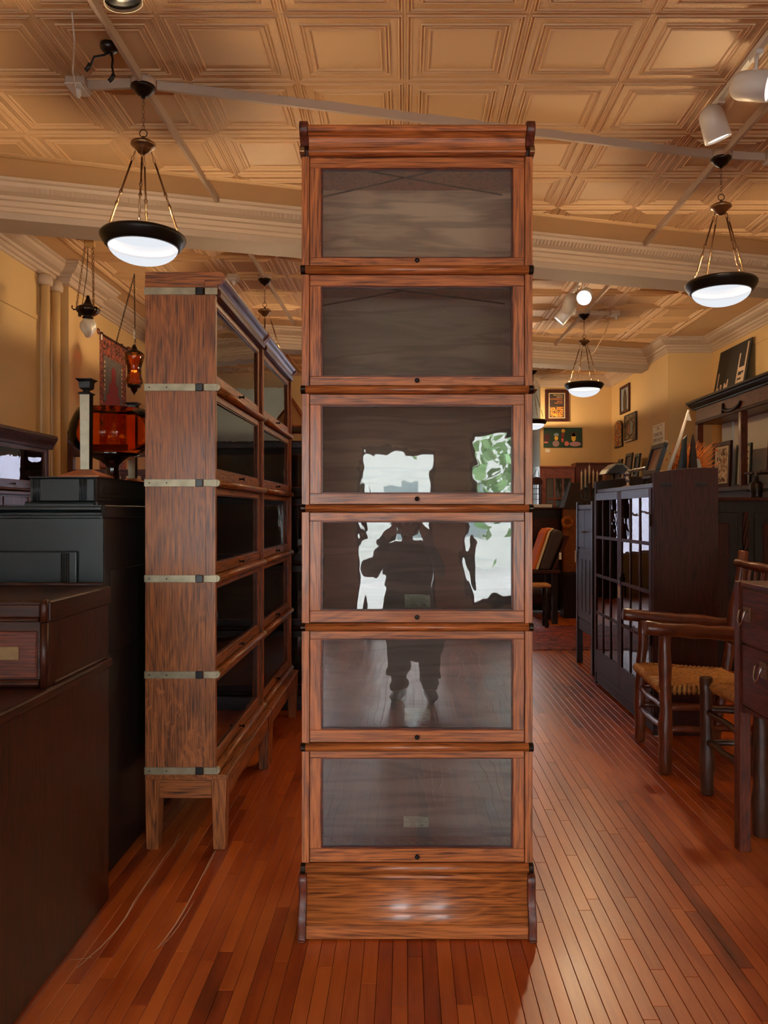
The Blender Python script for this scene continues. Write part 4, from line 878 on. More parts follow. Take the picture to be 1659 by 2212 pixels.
MB().lathe([(60*kc, cz_(980)), (44*kc, cz_(988)), (26*kc, cz_(996)), (15*kc, cz_(1004)), (13*kc, cz_(1012)), (14*kc, cz_(1022)), (16*kc, .012), (30*kc, .004), (30*kc, 0), (0, 0)], seg=36).build('foot', plain('dark_amber_glass', (30, 10, 4), .08, coat=.6), t)

# brown writing desk in the left foreground
t = thing('writing_desk', 'red-brown oak desk with raised drawer box at the left front edge', 'desk', (-1.11, 2.95, 0))
zs, zt_ = .905, 1.175
MB().box(-1.2, 0, -1.35, 0, .0, zs-.035).build('pedestal', deskw('Z'), t, bevel=.003)
MB().box(-1.2, .012, -1.37, .012, zs-.035, zs).build('worktop', deskw('Y'), t, bevel=.008, seg=2)
MB().box(-1.2, -.002, -.495, 0, zs, zt_-.066).build('drawer_box', deskw('Z'), t, bevel=.003)
MB().box(-1.2, .006, -.497, .006, zt_-.066, zt_).build('top_case', deskw('Y'), t, bevel=.006, seg=2)
MB().box(-1.2, -.02, -.012, .004, zt_, zt_+.012).build('back_gallery', deskw('X'), t, bevel=.003)
yq = -.505
m = MB(); m.tube([(-.011, yq, zs), (-.011, yq, zt_-.068)], .0125, 14); m.build('corner_post', deskw('Z'), t)
m = MB(); m.tube([(-.011, yq, zt_-.064), (-.011, yq, zt_-.012), (-.010, yq+.004, zt_-.003), (-.008, yq+.02, zt_+.0)], [.0135, .0135, .010, .004], 14); m.build('post_cap', deskw('Z'), t)
MB().box(-1.2, -.024, yq-.004, yq+.02, zt_-.05, zt_-.012).build('frieze', deskw('X'), t, bevel=.002)
MB().prism(rod_profile(zt_-.066, zt_-.050, .014), 'x', -1.2, -.024).build('bead', deskw('X'), t).location = (0, yq, 0)
d = MB().box(-1.15, -.034, yq-.002, yq+.014, zs+.030, zt_-.094).build('drawer', mahog('X'), t, bevel=.003)
MB().box(-1.2, -.024, yq+.004, yq+.016, zs+.004, zt_-.066).build('drawer_rail', deskw('X'), t)
pc = (zs+zt_)/2-.028
h_ = MB().box(-.20, -.088, yq-.005, yq-.002, pc-.020, pc+.022).build('handle', M['oldbrass'], d, bevel=.001)
MB().prism(rod_profile(zs+.004, zs+.026, .012), 'x', -1.2, -.024).build('bead', deskw('X'), t).location = (0, yq, 0)
MB().box(-.004, .004, -.46, -.03, zs-.0, zs+.012).build('side_moulding', deskw('Y'), t, bevel=.004)

# settle behind the amber bowl, far left
t = thing('settle', 'tall plum-dark slatted settle back between the left wall and the amber bowl', 'bench', (-3.22, 7.5, 0))
for xx in (0, .80): MB().box(xx, xx+.055, 0, .06, 0, PZ(945, 7.5)-.03*(xx > 0)).build('post', plumw('Z'), t, bevel=.003)
for za_, zb_ in ((1.98, 2.10), (1.80, 1.86), (.36, .46), (.82, .88)): MB().box(.055, .80, .012, .045, za_, zb_).build('rail', plumw('X'), t, bevel=.003)
for k in range(7): MB().box(.11+k*.098, .16+k*.098, .02, .04, .88, 1.80).build('slat', plumw('Z'), t)
MB().box(.0, .86, -.45, .0, .40, .45).build('seat', plumw('X'), t, bevel=.004)
for xx in (0, .80): MB().box(xx, xx+.055, -.45, -.39, 0, .66).build('post', plumw('Z'), t, bevel=.003)

# lamp with pitched shade on top of the slate bookcase
t = thing('table_lamp', 'wood-rimmed pitched lamp with beaded arms glimpsed left of the centre bookcase', 'lamp', (-.94, 5.95, 1.976))
def pyr(mb, r0, z0, r1, z1, th=.0):
    a = [(-r0, -r0, z0), (r0, -r0, z0), (r0, r0, z0), (-r0, r0, z0), (-r1, -r1, z1), (r1, -r1, z1), (r1, r1, z1), (-r1, r1, z1)]
    return mb.add(a, [(0, 1, 5, 4), (1, 2, 6, 5), (2, 3, 7, 6), (3, 0, 4, 7)])
m = MB(); pyr(m, .235, .10, .05, .38); m.build('shade', M['tan_shade'], t).modifiers.new('s', 'SOLIDIFY').thickness = .004
for i in range(4):
    a = PI/4+i*PI/2; b = a+PI/2; R0, R1 = .235*1.415, .05*1.415
    MB().tube([(R0*math.cos(a), R0*math.sin(a), .10), (R1*math.cos(a), R1*math.sin(a), .38)], .009, 6).build('shade_rib', orangew('X'), t)
    MB().tube([(R0*math.cos(a), R0*math.sin(a), .10), (R0*math.cos(b), R0*math.sin(b), .10)], .009, 6).build('shade_rim', orangew('X'), t)
MB().lathe([(.10, 0), (.10, .015), (.03, .03), (.02, .06), (.02, .30), (.03, .37), (0, .40)], seg=20).build('stem', M['bronze'], t)
for i, s in enumerate((1, -1)):
    P = [(s*(.02+.24*k/10), -.05, .02+.11*math.sin(PI*k/10*.9)) for k in range(11)]; o = MB().tube(P, .006, 6).build('beaded_arm', M['black'], t)
    b = MB(); [b.lathe([(0, -.005), (.005, 0), (0, .005)], (p[0], p[1]-.007, p[2]+.004), 8) for p in P]; b.build('bead', M['cream'], o, kind='stuff')

# ================================================================== right side: desk, chairs, cabinets
t = thing('sideboard_desk', 'dark red-brown desk with two visible drawers at the right picture edge', 'desk', (1.425, 3.41, 0))
hz = PZ(1255, 3.38)
for yy in (-.055, -1.45): 
    for xx in (0, .62): MB().box(xx, xx+.052, yy, yy+.055, 0, hz-.004*(xx > 0)).build('leg', mahog('Z'), t, bevel=.004)
MB().box(.016, .66, -1.40, -.05, .62, hz-.02).build('case', mahog('Z'), t)
MB().box(.006, .674, -1.44, -.003, hz-.02, hz-.001).build('top', mahog('Y'), t, bevel=.003)
MB().prism([(-.055, .62), (-.055, .60), (-.075, .60), (-.13, .612), (-.30, .622), (-.30, .63), (-.055, .63)], 'x', .010, .035).build('corner_bracket', mahog('Y'), t)
for k, (za_, zb_, yc, zc) in enumerate(((.90, hz-.030, 3.29-3.41, 1.005), (.635, .89, 3.14-3.41, .80))):
    d = MB().box(.006, .03, -1.39, -.058, za_, zb_).build('drawer', mahog('Y'), t, bevel=.003)
    p = MB().box(.000, .007, yc-.03, yc+.03, zc-.012, zc+.05).build('pull_plate', M['oldbrass'], d, bevel=.002)
    b = MB(); b.tube([(-.004, yc-.026, zc+.035), (-.018, yc-.026, zc+.03), (-.026, yc-.02, zc-.01), (-.027, yc, zc-.03), (-.026, yc+.02, zc-.01), (-.018, yc+.026, zc+.03), (-.004, yc+.026, zc+.035)], .0045, 8); b.build('pull_bail', M['steel'], d)

rk = random.Random(21)
def pole(p0, p1, r, n=9, wob=.006, knots=1, taper=.88):
    p0, p1 = Vector(p0), Vector(p1); d = p1-p0; ks = [rk.randint(2, n-3) for _ in range(knots)]
    pts, rs = [], []
    for i in range(n):
        f_ = i/(n-1); pts.append(p0+d*f_+Vector((rk.uniform(-1, 1), rk.uniform(-1, 1), rk.uniform(-1, 1)))*wob*(0 if i in (0, n-1) else 1))
        rs.append(r*(1+(taper-1)*f_)*rk.uniform(.95, 1.05)*(1.16 if i in ks else 1))
    pts = [pts[0]]+pts+[pts[-1]]; rs = [rs[0]*.82]+rs+[rs[-1]*.82]; e = d.normalized()*r*.18; pts[0] = pts[0]-e; pts[-1] = pts[-1]+e
    return MB().tube(pts, rs, 12)
def rush_seat(t, c, ups):      # c: the four corners front-far, front-near, back-near, back-far (local), with hanging front edge
    a, b, c_, d = [Vector(q) for q in c]; m = MB(); th = .032
    n = 6; 
    loop = [a, b, c_, d]; ctr = (a+b+c_+d)/4
    m.add([q+Vector((0, 0, -.004)) for q in loop]+[q+Vector((0, 0, -th)) for q in loop], [(0, 1, 2, 3), (7, 6, 5, 4), (0, 4, 5, 1), (1, 5, 6, 2), (2, 6, 7, 3), (3, 7, 4, 0)])
    seat = m.build('seat', M['rush'], t, bevel=.012, seg=3)
    w_ = MB(); N = 34
    for k in range(N):          # strands run front to back, dipping over and under in a twill
        f_ = (k+.5)/N; p0 = a.lerp(b, f_); p1 = d.lerp(c_, f_); pts = []
        u = (p1-p0).normalized()
        pts += [p0-u*.012+Vector((0, 0, -th-.004)), p0-u*.022+Vector((0, 0, -th*.5)), p0-u*.012+Vector((0, 0, .002))]
        for i in range(1, 25):
            g_ = i/25; z = .004+.004*math.sin(2*PI*(g_*6.5+k/5.5)); pts.append(p0.lerp(p1, g_)+Vector((0, 0, z-.010*math.sin(PI*g_)*math.sin(PI*f_))))
        pts.append(p1+Vector((0, 0, 0)))
        w_.tube(pts, .0082 if k % 3 else .0072, 5)
    for k in range(20):         # side wraps
        g_ = (k+.5)/20
        for s0, s1 in ((a, d), (b, c_)):
            p = s0.lerp(s1, g_); o = (p-ctr); o.z = 0; o.normalize(); u = (s1-s0).normalized()
            w_.tube([p-o*.05+Vector((0, 0, .008)), p+o*.006+Vector((0, 0, .006)), p+o*.018+Vector((0, 0, -th*.5)), p+o*.004+Vector((0, 0, -th-.004))], .0105, 5)
    w_.build('woven_strands', M['rush'], seat, kind='stuff')
    return seat
# hickory armchair, facing the aisle
t = thing('hickory_armchair', 'hickory log armchair with woven rush seat and two log arms', 'chair', (1.46, 4.66, 0))
Bk = M['bark']
L_ = lambda X, Y, Z: (X-1.46, Y-4.66, Z)
pole(L_(1.482, 4.975, .012), L_(1.50, 4.965, .765), .034, 10, .005, 2).build('leg', Bk, t); pole(L_(1.442, 4.365, .012), L_(1.442, 4.365, .770), .037, 10, .005, 2).build('leg', Bk, t)
pole(L_(1.94, 4.93, .012), L_(2.115, 4.92, 1.205), .034, 12, .006, 2).build('back_post', Bk, t); pole(L_(1.94, 4.40, .012), L_(2.115, 4.41, 1.205), .034, 12, .006, 2).build('back_post', Bk, t)
pole(L_(1.385, 4.985, .806), L_(2.045, 4.95, .752), .038, 9, .004, 2, .9).build('arm', Bk, t); pole(L_(1.335, 4.36, .812), L_(2.04, 4.38, .756), .038, 9, .004, 2, .9).build('arm', Bk, t)
for (a, b, r) in (((1.486, 4.96, .34), (1.444, 4.37, .365), .015), ((1.484, 4.96, .218), (1.444, 4.37, .25), .016), ((1.45, 4.37, .365), (1.955, 4.41, .36), .018), ((1.45, 4.37, .245), (1.95, 4.41, .24), .018), ((1.50, 4.965, .36), (1.96, 4.925, .36), .017), ((1.50, 4.965, .24), (1.95, 4.925, .24), .017)):
    pole(L_(*a), L_(*b), r, 7, .004, 1, 1).build('stretcher', Bk, t)
pole(L_(2.085, 4.94, 1.135), L_(2.085, 4.385, 1.12), .026, 8, .006, 1, 1).build('top_rail', Bk, t); pole(L_(2.02, 4.93, .66), L_(2.02, 4.395, .66), .02, 8, .004, 1, 1).build('lower_rail', Bk, t)
for k in range(5): pole(L_(2.022, 4.84-k*.088, .66), L_(2.084, 4.84-k*.088, 1.13), .011, 6, .002, 0, 1).build('spindle', Bk, t)
rush_seat(t, [L_(1.462, 4.97, .492), L_(1.43, 4.36, .480), L_(1.98, 4.43, .47), L_(1.98, 4.90, .47)], 1)
# second hickory chair beside the desk
t = thing('hickory_chair', 'dark hickory side chair with rush seat, partly hidden behind the right edge desk', 'chair', (1.56, 3.78, 0))
L_ = lambda X, Y, Z: (X-1.56, Y-3.78, Z); Bk = M['bark_dark']
pole(L_(1.55, 4.035, .012), L_(1.545, 4.04, .60), .034, 9, .004, 1, .95).build('leg', Bk, t); pole(L_(1.59, 3.515, .012), L_(1.585, 3.515, .60), .034, 9, .004, 1, .95).build('leg', Bk, t)
pole(L_(2.02, 4.00, .012), L_(2.13, 3.99, 1.10), .032, 10, .005, 1).build('back_post', Bk, t); pole(L_(2.02, 3.55, .012), L_(2.13, 3.56, 1.10), .032, 10, .005, 1).build('back_post', Bk, t)
for (a, b, r) in (((1.548, 4.03, .43), (1.588, 3.52, .40), .016), ((1.55, 4.03, .275), (1.59, 3.52, .26), .017), ((1.55, 4.035, .44), (2.05, 4.0, .42), .017), ((1.55, 4.035, .27), (2.04, 4.0, .26), .017), ((1.59, 3.515, .42), (2.05, 3.55, .42), .017)):
    pole(L_(*a), L_(*b), r, 7, .004, 1, 1).build('stretcher', Bk, t)
for zz in (.72, .88, 1.04): pole(L_(2.06+zz*.06, 3.99, zz), L_(2.06+zz*.06, 3.56, zz), .018, 7, .004, 0, 1).build('back_rail', Bk, t)
rush_seat(t, [L_(1.575, 4.01, .575), L_(1.595, 3.53, .572), L_(2.05, 3.56, .55), L_(2.05, 3.98, .55)], 1)

# the two-door glazed cabinet with arched, tenoned ends
GX, GY0, GY1 = 1.61, 5.10, 6.68
t = thing('china_cabinet', 'dark brown two-door cabinet of small panes with arched tenoned ends', 'cabinet', (GX, GY0, 0)); Wd = .42; L = GY1-GY0
zt_ = 1.642; za_ = PZ(1021, GY0); zp = PZ(1010, GY0)
for yy in (0, L-.03):
    arch = [(0, .006), (0, za_)]+[(Wd*i/10, za_+(zp-za_)*math.sin(PI*min(1, i/10*.62+.0)/1)) for i in range(1, 11)]+[(Wd, .006)]
    o = MB().prism(arch, 'y', yy, yy+.03).build('end_panel', (darkw if yy == 0 else blackw)('Z'), t, bevel=.002)
    for (u0, u1) in ((.045, .125), (.27, .345)): 
        if yy == 0: MB().box(u0, u1, -.006, .002, PZ(1050, GY0), PZ(1043, GY0)).build('tenon', blackw('X'), o, bevel=.002)
MB().box(.012, Wd, .03, L-.03, zt_-.03, zt_).build('top_board', slatew('Y'), t, bevel=.003)
MB().box(.012, Wd, .03, L-.03, .07, .10).build('bottom_board', darkw('Y'), t)
MB().box(Wd-.012, Wd, .03, L-.03, .10, zt_-.03).build('back_board', blackw('Z'), t)
MB().box(.006, .03, .03, L-.03, .02, .10).build('toe_rail', darkw('Y'), t, bevel=.003)
for zz in (.61, .92, 1.245): MB().box(.05, Wd-.012, .03, L-.03, zz-.012, zz+.006).build('shelf', blackw('Y'), t)
for k in range(2):
    y0_, y1_ = .034+k*(L/2-.016), .034+(k+1)*(L/2-.016)-.004
    dz0, dz1 = .105, zt_-.032; st = .055; d = MB().box(-.004, .02, y0_, y0_+st, dz0, dz1).build('door', darkw('Z'), t, bevel=.002)
    MB().box(-.004, .02, y1_-st, y1_, dz0, dz1).build('door_stile', darkw('Z'), d, bevel=.002)
    MB().box(-.004, .02, y0_+st, y1_-st, 1.55, dz1).build('door_rail', slatew('Y'), d, bevel=.002); MB().box(-.004, .02, y0_+st, y1_-st, dz0, .30).build('door_rail', darkw('Y'), d, bevel=.002)
    rows = [(.30, .602), (.624, .912), (.936, 1.232), (1.256, 1.55)]
    for zz in (.613, .924, 1.244): MB().box(-.002, .018, y0_+st, y1_-st, zz-.012, zz+.012).build('glazing_bar', darkw('Y'), d, bevel=.002)
    wy = (y1_-y0_-2*st-2*.026)/3
    for c in (1, 2): MB().box(-.002, .018, y0_+st+c*wy+(c-1)*.026, y0_+st+c*wy+c*.026, .30, 1.55).build('glazing_bar', darkw('Z'), d, bevel=.002)
    for (r0, r1) in rows:
        for c in range(3):
            yb = y0_+st+c*(wy+.026); p = MB().box(-.0012, .0012, -wy/2, wy/2, -(r1-r0)/2, (r1-r0)/2).build('pane', M['glass_thin'], d); p.location = (.006, yb+wy/2, (r0+r1)/2)
            p.rotation_euler = (0, math.radians(rk.uniform(-.5, .5)), math.radians(rk.uniform(-.6, .6)))
MB().box(-.012, -.004, L/2-.052, L/2-.022, .93, 1.0).build('lock_plate', M['bronze'], t, bevel=.002)
m = MB(); m.torus((-.014, L/2-.037, .955), .016, .003, (0, 1, 0), (0, 0, 1), 14, 6); m.build('ring_pull', M['bronze'], t)
for zz in (1.40, .62, .24): MB().tube([(-.008, .034, zz-.04), (-.008, .034, zz+.04)], .006, 8).build('hinge', M['bronze'], t)
for yy in (.0, L-.03):
    for xx in (.0, Wd-.07): MB().lathe([(.03, 0), (.03, .006)], (xx+.035, yy+.015, 0), 14).build('felt_pad', M['card'], t)
tp = thing('price_tag', 'pink and white price tag hanging from the lock of the glazed cabinet', 'tag', (GX-.02, GY0+L/2-.037, .945))
MB().box(-.0015, .0015, -.030, .022, -.13, -.035).build('card', M['card'], tp); MB().tube([(0, 0, 0), (0, .002, -.04)], .0012, 5).build('string', M['card'], tp); MB().box(-.0022, .0022, -.030, .022, -.05, -.035).build('card_top', plain('pink_card', (214, 130, 130), .8), tp)

# narrow slate cupboard beyond it
NX, NY0, NY1 = 1.66, 6.98, 7.64; Ln = NY1-NY0; zt_ = 1.50
t = thing('drop_front_cupboard', 'narrow slate cupboard with a painted blue sheen, on tall legs beyond the glazed cabinet', 'cabinet', (NX, NY0, 0))
for yy in (0, Ln-.055):
    for xx in (0, .40): MB().box(xx, xx+.055, yy, yy+.055, 0, zt_+.05).build('leg', slatew('Z'), t, bevel=.003)
MB().box(.02, .44, .02, Ln-.02, .34, zt_).build('case', blackw('Z'), t)
MB().box(.01, .03, .055, Ln-.055, .335, .44).build('bottom_rail', blackw('Y'), t, bevel=.003)
MB().box(.008, .03, .055, Ln-.055, zt_-.02, zt_+.02).build('top_rail', slatew('Y'), t, bevel=.003)
for k in range(2):
    ya = .06+k*(Ln-.12)/2; d = MB().box(.006, .024, ya, ya+(Ln-.12)/2-.003, 1.12, zt_-.03).build('small_door', blackw('Z'), t, bevel=.003); MB().lathe([(.004, 0), (.009, -.012), (0, -.02)], (.006, ya+(.03 if k else (Ln-.12)/2-.03), 1.27), 10, 'x').build('knob', M['oldbrass'], d)
d = MB().box(.004, .024, .06, Ln-.06, .45, 1.10).build('drop_door', blackw('Z'), t, bevel=.003)
for k in range(3):
    ya = .10+k*.155; MB().box(.0, .008, ya, ya+.13, .53, 1.02).build('door_panel', blackw('Z'), d, bevel=.008)
tp = thing('price_tag', 'white price tag hanging at the far corner of the slate cupboard', 'tag', (NX-.01, NY1-.05, 1.10))
MB().box(-.0015, .0015, .0, .05, -.13, -.02).build('card', M['card'], tp); MB().tube([(0, .01, 0), (0, .02, -.03)], .0012, 5).build('string', M['card'], tp)

# dark sideboard with rope-twist posts, right
t = thing('carved_sideboard', 'dark carved sideboard with rope-twist post behind the hickory armchair', 'sideboard', (2.16, 7.20, 0)); zt_ = PZ(1083, 7.2)
MB().box(0, 1.5, 0, .5, .08, zt_).build('case', blackw('Z'), t); MB().box(-.03, 1.53, -.03, .52, zt_, PZ(1074, 7.2)).build('top', darkw('X'), t, bevel=.012, seg=2); MB().box(-.01, 1.51, -.012, .5, 0, .08).build('plinth_board', blackw('X'), t)
for xx in (.06, .95, 1.42):
    m = MB(); n = 40; 
    for s in (0, PI): m.tube([(xx+.014*math.cos(s+i*.6), -.012+.014*math.sin(s+i*.6), .35+(zt_-.45)*i/n) for i in range(n+1)], .015, 7)
    m.build('rope_post', darkw('Z'), t)
for xx in (.14, 1.03): 
    p = MB().box(xx, xx+(.74 if xx < 1 else .32), -.012, .004, .30, zt_-.10).build('door', blackw('Z'), t, bevel=.004); MB().box(xx+.08, xx+(.66 if xx < 1 else .24), -.024, -.008, .42, zt_-.20).build('door_panel', darkw('Z'), p, bevel=.012)

# tall back bar against the right wall
UX, UY1 = 3.88, 10.50; UY0 = 6.9
t = thing('back_bar', 'tall dark mantel-topped back bar with pale back panels against the right wall', 'hutch', (UX, UY0, 0)); Lu = UY1-UY0; U = XR-UX-.012
MB().box(0, U, 0, Lu, 0, 1.70).build('base_case', darkw('Z'), t)
MB().box(-.05, U, -.02, Lu+.02, 1.70, 1.76).build('counter', darkw('Y'), t, bevel=.008)
MB().box(U-.03, U, .03, Lu-.03, 1.76, 2.62).build('back_panel', plain('pale_linen_board', (234, 226, 212), .8), t)
for ya, yb in ((0, .07), (Lu-.07, Lu), (Lu-1.42, Lu-1.35), (Lu-2.75, Lu-2.68)): 
    MB().box(-.005, U*.2, ya, yb, 1.76, 2.62).build('post', mahog('Z'), t, bevel=.006)
MB().box(U-.06, U-.028, Lu-.40, Lu-.075, 1.76, 2.62).build('pale_strip', plain('pale_blue_strip', (222, 226, 234), .7), t); MB().box(U-.06, U-.028, Lu-1.70, Lu-1.44, 1.76, 2.62).build('pale_strip', plain('pale_blue_strip', (222, 226, 234), .7), t)
MB().box(.0, U, 0, Lu, 2.62, 2.82).build('frieze', mahog('Y'), t, bevel=.004)
MB().box(-.012, .01, .0, Lu, 2.615, 2.66).build('frieze_bead', darkw('Y'), t, bevel=.008)
ck = [(U, 2.82), (-.02, 2.82), (-.025, 2.835), (-.05, 2.85), (-.075, 2.87), (-.085, 2.885), (-.11, 2.895), (-.11, 2.92), (U, 2.92)]
def prism_xz(pts, y0, y1, *a): m = MB(); m.prism(pts, 'y', y0, y1); return m.build(*a)
prism_xz(ck, -.08, Lu+.08, 'crown', blackw('Y'), t)
m = MB(); sw = [(-.012, Lu-1.16-.26*math.cos(a)*1.0, 2.74-.075*math.sin(a)) for a in [PI*i/12 for i in range(13)]]; m.tube(sw, [.012+.012*math.sin(PI*i/12) for i in range(13)], 8); m.tube([(-.012, Lu-.92, 2.78), (-.012, Lu-.90, 2.66)], .014, 8); m.build('carved_swag', blackw('Y'), t)
MB().box(.02, U-.03, Lu-2.68, Lu-1.44, 1.885, 1.91).build('shelf', darkw('Y'), t, bevel=.003)

def framed(name, label, cat, corners_yz, X, depth, fm, parts, lean=0.0, fw_=.03, group=None, facing='x'):
    """picture with frame; facing 'x': looks towards -X, spans Y0..Y1 and Z0..Z1 at plane X; facing 'y': looks towards -Y"""
    (u0, u1), (z0, z1) = corners_yz; w_ = u1-u0; h = z1-z0
    loc = (X, (u0+u1)/2, z0) if facing == 'x' else ((u0+u1)/2, X, z0)
    t = thing(name, label, cat, loc, -PI/2 if facing == 'x' else 0, group)      # local x spans the width, local -y is the face
    m = MB(); f_ = fw_
    if f_:
        m.box(-w_/2, w_/2, 0, depth, 0, f_); m.box(-w_/2, w_/2, 0, depth, h-f_, h); m.box(-w_/2, -w_/2+f_, 0, depth, f_, h-f_); m.box(w_/2-f_, w_/2, 0, depth, f_, h-f_); m.build('frame', fm, t, bevel=.003)
    for (nm, mt, a, b, c, d, lift) in parts: MB().box(-w_/2+a*w_, -w_/2+b*w_, depth*.55-lift, depth*.8, c*h, d*h).build(nm, mt, t)
    if lean: t.rotation_euler = (-lean, 0, -PI/2 if facing == 'x' else 0)
    return t, w_, h
FB = plain('black_frame', (26, 22, 20), .4); FW = darkw('Z')
# facing 'x' with rotz -90deg: local x -> world -y, local -y -> world -x
ph = blotch('night_street_print', [(16, 15, 15), (20, 18, 18), (24, 22, 20), (196, 168, 140), (60, 50, 44)], 9, 11, axis_scale=(1.2, 1, .5))
t, w_, h = framed('leaning_picture', 'large black and cream print leaning on the wall above the back bar', 'picture', ((9.58, 10.55), (2.93, 3.60)), 4.10, .03, FB, [('print', plain('black_print', (24, 21, 20), .6), .0, 1, .0, 1, 0)], lean=.17, fw_=0)
rg = random.Random(4); m = MB()
for k in range(26):
    u = rg.uniform(-.46, .44)*w_; zz = rg.uniform(.02, .22)*h; m.box(u, u+rg.uniform(.01, .05), .0145, .0166, zz, zz+rg.uniform(.02, .12))
for (a, b, c, d) in ((.20, .235, .05, .78), (.40, .44, .1, .95), (-.42, -.40, .1, .55), (.24, .40, .42, .50), (.24, .42, .30, .35), (.25, .38, .10, .26), (.02, .18, .05, .2), (-.30, -.26, .12, .3)): m.box(a*w_, b*w_, .014, .0166, c*h, d*h)
m.build('printed_figures', plain('cream_print', (204, 176, 150), .7), t, kind='stuff')
t, w_, h = framed('framed_picture', 'large framed picture with cream mat standing in the far bay of the back bar', 'picture', ((9.66, 10.22), (1.765, 2.34)), 3.97, .035, FW, [('mat', M['paper'], .05, .95, .05, .95, 0), ('print', blotch('tree_print', [(170, 120, 80), (206, 186, 160), (90, 58, 40), (206, 186, 160), (150, 110, 80)], 7, 12), .2, .8, .12, .85, .001)], lean=.04, fw_=.05)
framed('framed_picture', 'tall framed chart of small figures beside the dark post of the back bar', 'picture', ((9.20, 9.60), (1.765, 2.27)), 4.02, .03, FB, [('chart', M['paper'], .05, .95, .05, .95, 0)]+[('figure_row', M['grey_ink'], .2, .8, .14+.16*k, .18+.16*k, .001) for k in range(5)], lean=.04, fw_=.03)
t, w_, h = framed('framed_picture', 'small framed sunset print with wide cream mat on the back bar shelf', 'picture', ((8.05, 8.76), (1.912, 2.33)), 4.02, .03, FW, [('mat', M['cream'], .05, .95, .05, .95, 0), ('print', blotch('sunset_print', [(120, 84, 70), (196, 112, 70), (208, 122, 72), (176, 110, 84)], 2, 13, axis_scale=(.3, 1, 2), const=False), .26, .78, .24, .78, .001)], lean=.05, fw_=.04)
for (u, z0_, r) in ((.12, .36, .016), (-.14, .34, .012)): MB().lathe([(0, -r*2), (r, -r), (r*.8, r), (r*.25, r*2), (r*.25, r*4), (0, r*4.2)], (u*w_, .0145, z0_*h+.02), 10).build('printed_bird', FB, t)
# lantern on the sideboard
t = thing('lantern', 'dark brass candle lantern on the carved sideboard before the sunset print', 'lantern', (PX(1634, 7.45), 7.45, PZ(1074, 7.2)))
MB().lathe([(.05, 0), (.055, .015), (.05, .03), (.058, .05), (.06, .13), (.045, .15), (.03, .155), (.022, .16), (.022, .185), (0, .187)], seg=20).build('body', M['bronze'], t); MB().lathe([(.014, .187), (.02, .2), (.016, .225), (.006, .24), (0, .245)], seg=14).build('finial', M['black'], t)
for a in (-1, 1): MB().tube([(a*.055, 0, .06), (a*.09, 0, .06)], .005, 6).build('arm', M['bronze'], t); MB().tube([(a*.03, 0, .23), (a*.05, 0, .26)], .003, 6).build('wire', M['bronze'], t)

# ---- things standing on the glazed cabinet (top at z 1.642)
CT = 1.646
t, w_, h = framed('framed_picture', 'black framed mirror-like panel tilted on a small stand on the glazed cabinet', 'picture', ((5.50, 5.79), (1.722, 1.955)), 1.745, .03, FB, [('panel', plain('rosy_panel', (150, 112, 92), .5), .1, .9, .1, .9, 0)], lean=.30, fw_=.035)
e = thing('easel_stand', 'small claw-footed wooden stand under the tilted black frame', 'stand', (1.79, 5.645, CT))
for s in (-1, 1): MB().tube([(-.05, s*.09, .0125), (-.05, s*.085, .03), (-.03, s*.08, .058), (.02, s*.06, .05), (.08, s*.05, .0095)], [.012, .010, .009, .008, .008], 8).build('foot', darkw('X'), e)
MB().box(-.06, -.03, -.10, .10, .048, .062).build('ledge', darkw('Y'), e, bevel=.002)
t = thing('pennant_pole', 'long white pole leaning with a tiny pennant at its tip, behind the arched cabinet end', 'pole', (1.80, 5.47, CT))
p1 = Vector((PX(1493, 5.5)-1.80, .08, PZ(884, 5.5)-CT)); MB().tube([(0, 0, .012), p1*.5+Vector((.012, 0, .02)), p1], [.014, .013, .007], 8).build('shaft', M['white'], t)
MB().prism([(p1.x-.005, p1.z), (p1.x+.02, p1.z-.075), (p1.x-.025, p1.z-.07)], 'y', .078, .082).build('pennant', M['card'], t)
t = thing('curved_fin', 'black upright curved fin-shaped carving on the glazed cabinet', 'carving', (1.86, 5.33, CT))
MB().prism([(-.06, 0), (.05, 0), (.045, .26), (.05, .33), (.02, .30), (-.01, .12), (-.04, .03)], 'y', -.012, .012).build('fin', M['black'], t, bevel=.004)
t = thing('cone_ornament', 'slim dark carved cone beside the black fin', 'ornament', (1.915, 5.235, CT))
MB().lathe([(.03, 0), (.032, .08), (.024, .16), (.026, .17), (.016, .24), (.018, .25), (.006, .32), (0, .33)], seg=14).build('cone', M['shade'], t)
t = thing('dried_grass_bundle', 'bundle of orange dried grass and seed heads on the glazed cabinet', 'dried flowers', (2.0, 5.74, CT))
m = MB(); rg = random.Random(9)
for k in range(230):
    a, r_ = rg.uniform(0, 2*PI), rg.random()**.6; b = Vector((math.cos(a)*.05*r_, math.sin(a)*.08*r_, 0)); e = Vector((.12+math.cos(a)*.17*r_, math.sin(a)*.15*r_, rg.uniform(.14, .33))); m.tube([b, (b+e)*.5+Vector((0, 0, .03)), e], [.0022, .002, .001], 4)
m.build('stems', M['straw'], t, kind='stuff')
m = MB()
for k in range(420):
    c = Vector((rg.gauss(.06, .06), rg.gauss(0, .05), .01+abs(rg.gauss(.10, .07)))); m.lathe([(0, -.009), (.008, 0), (0, .009)], c, 5)
m.build('seed_heads', plain('rust_seeds', (176, 84, 30), .9), t, kind='stuff')
tag(MB().box(1.89, 1.98, 5.93, 6.02, CT, CT+.12).build('gift_box', M['cream'], bevel=.004), 'small cream box behind the tilted black frame', 'box')
t = thing('garden_shears', 'pair of dark blue tool handles standing by the dried grass', 'tool', (2.0, 5.32, CT))
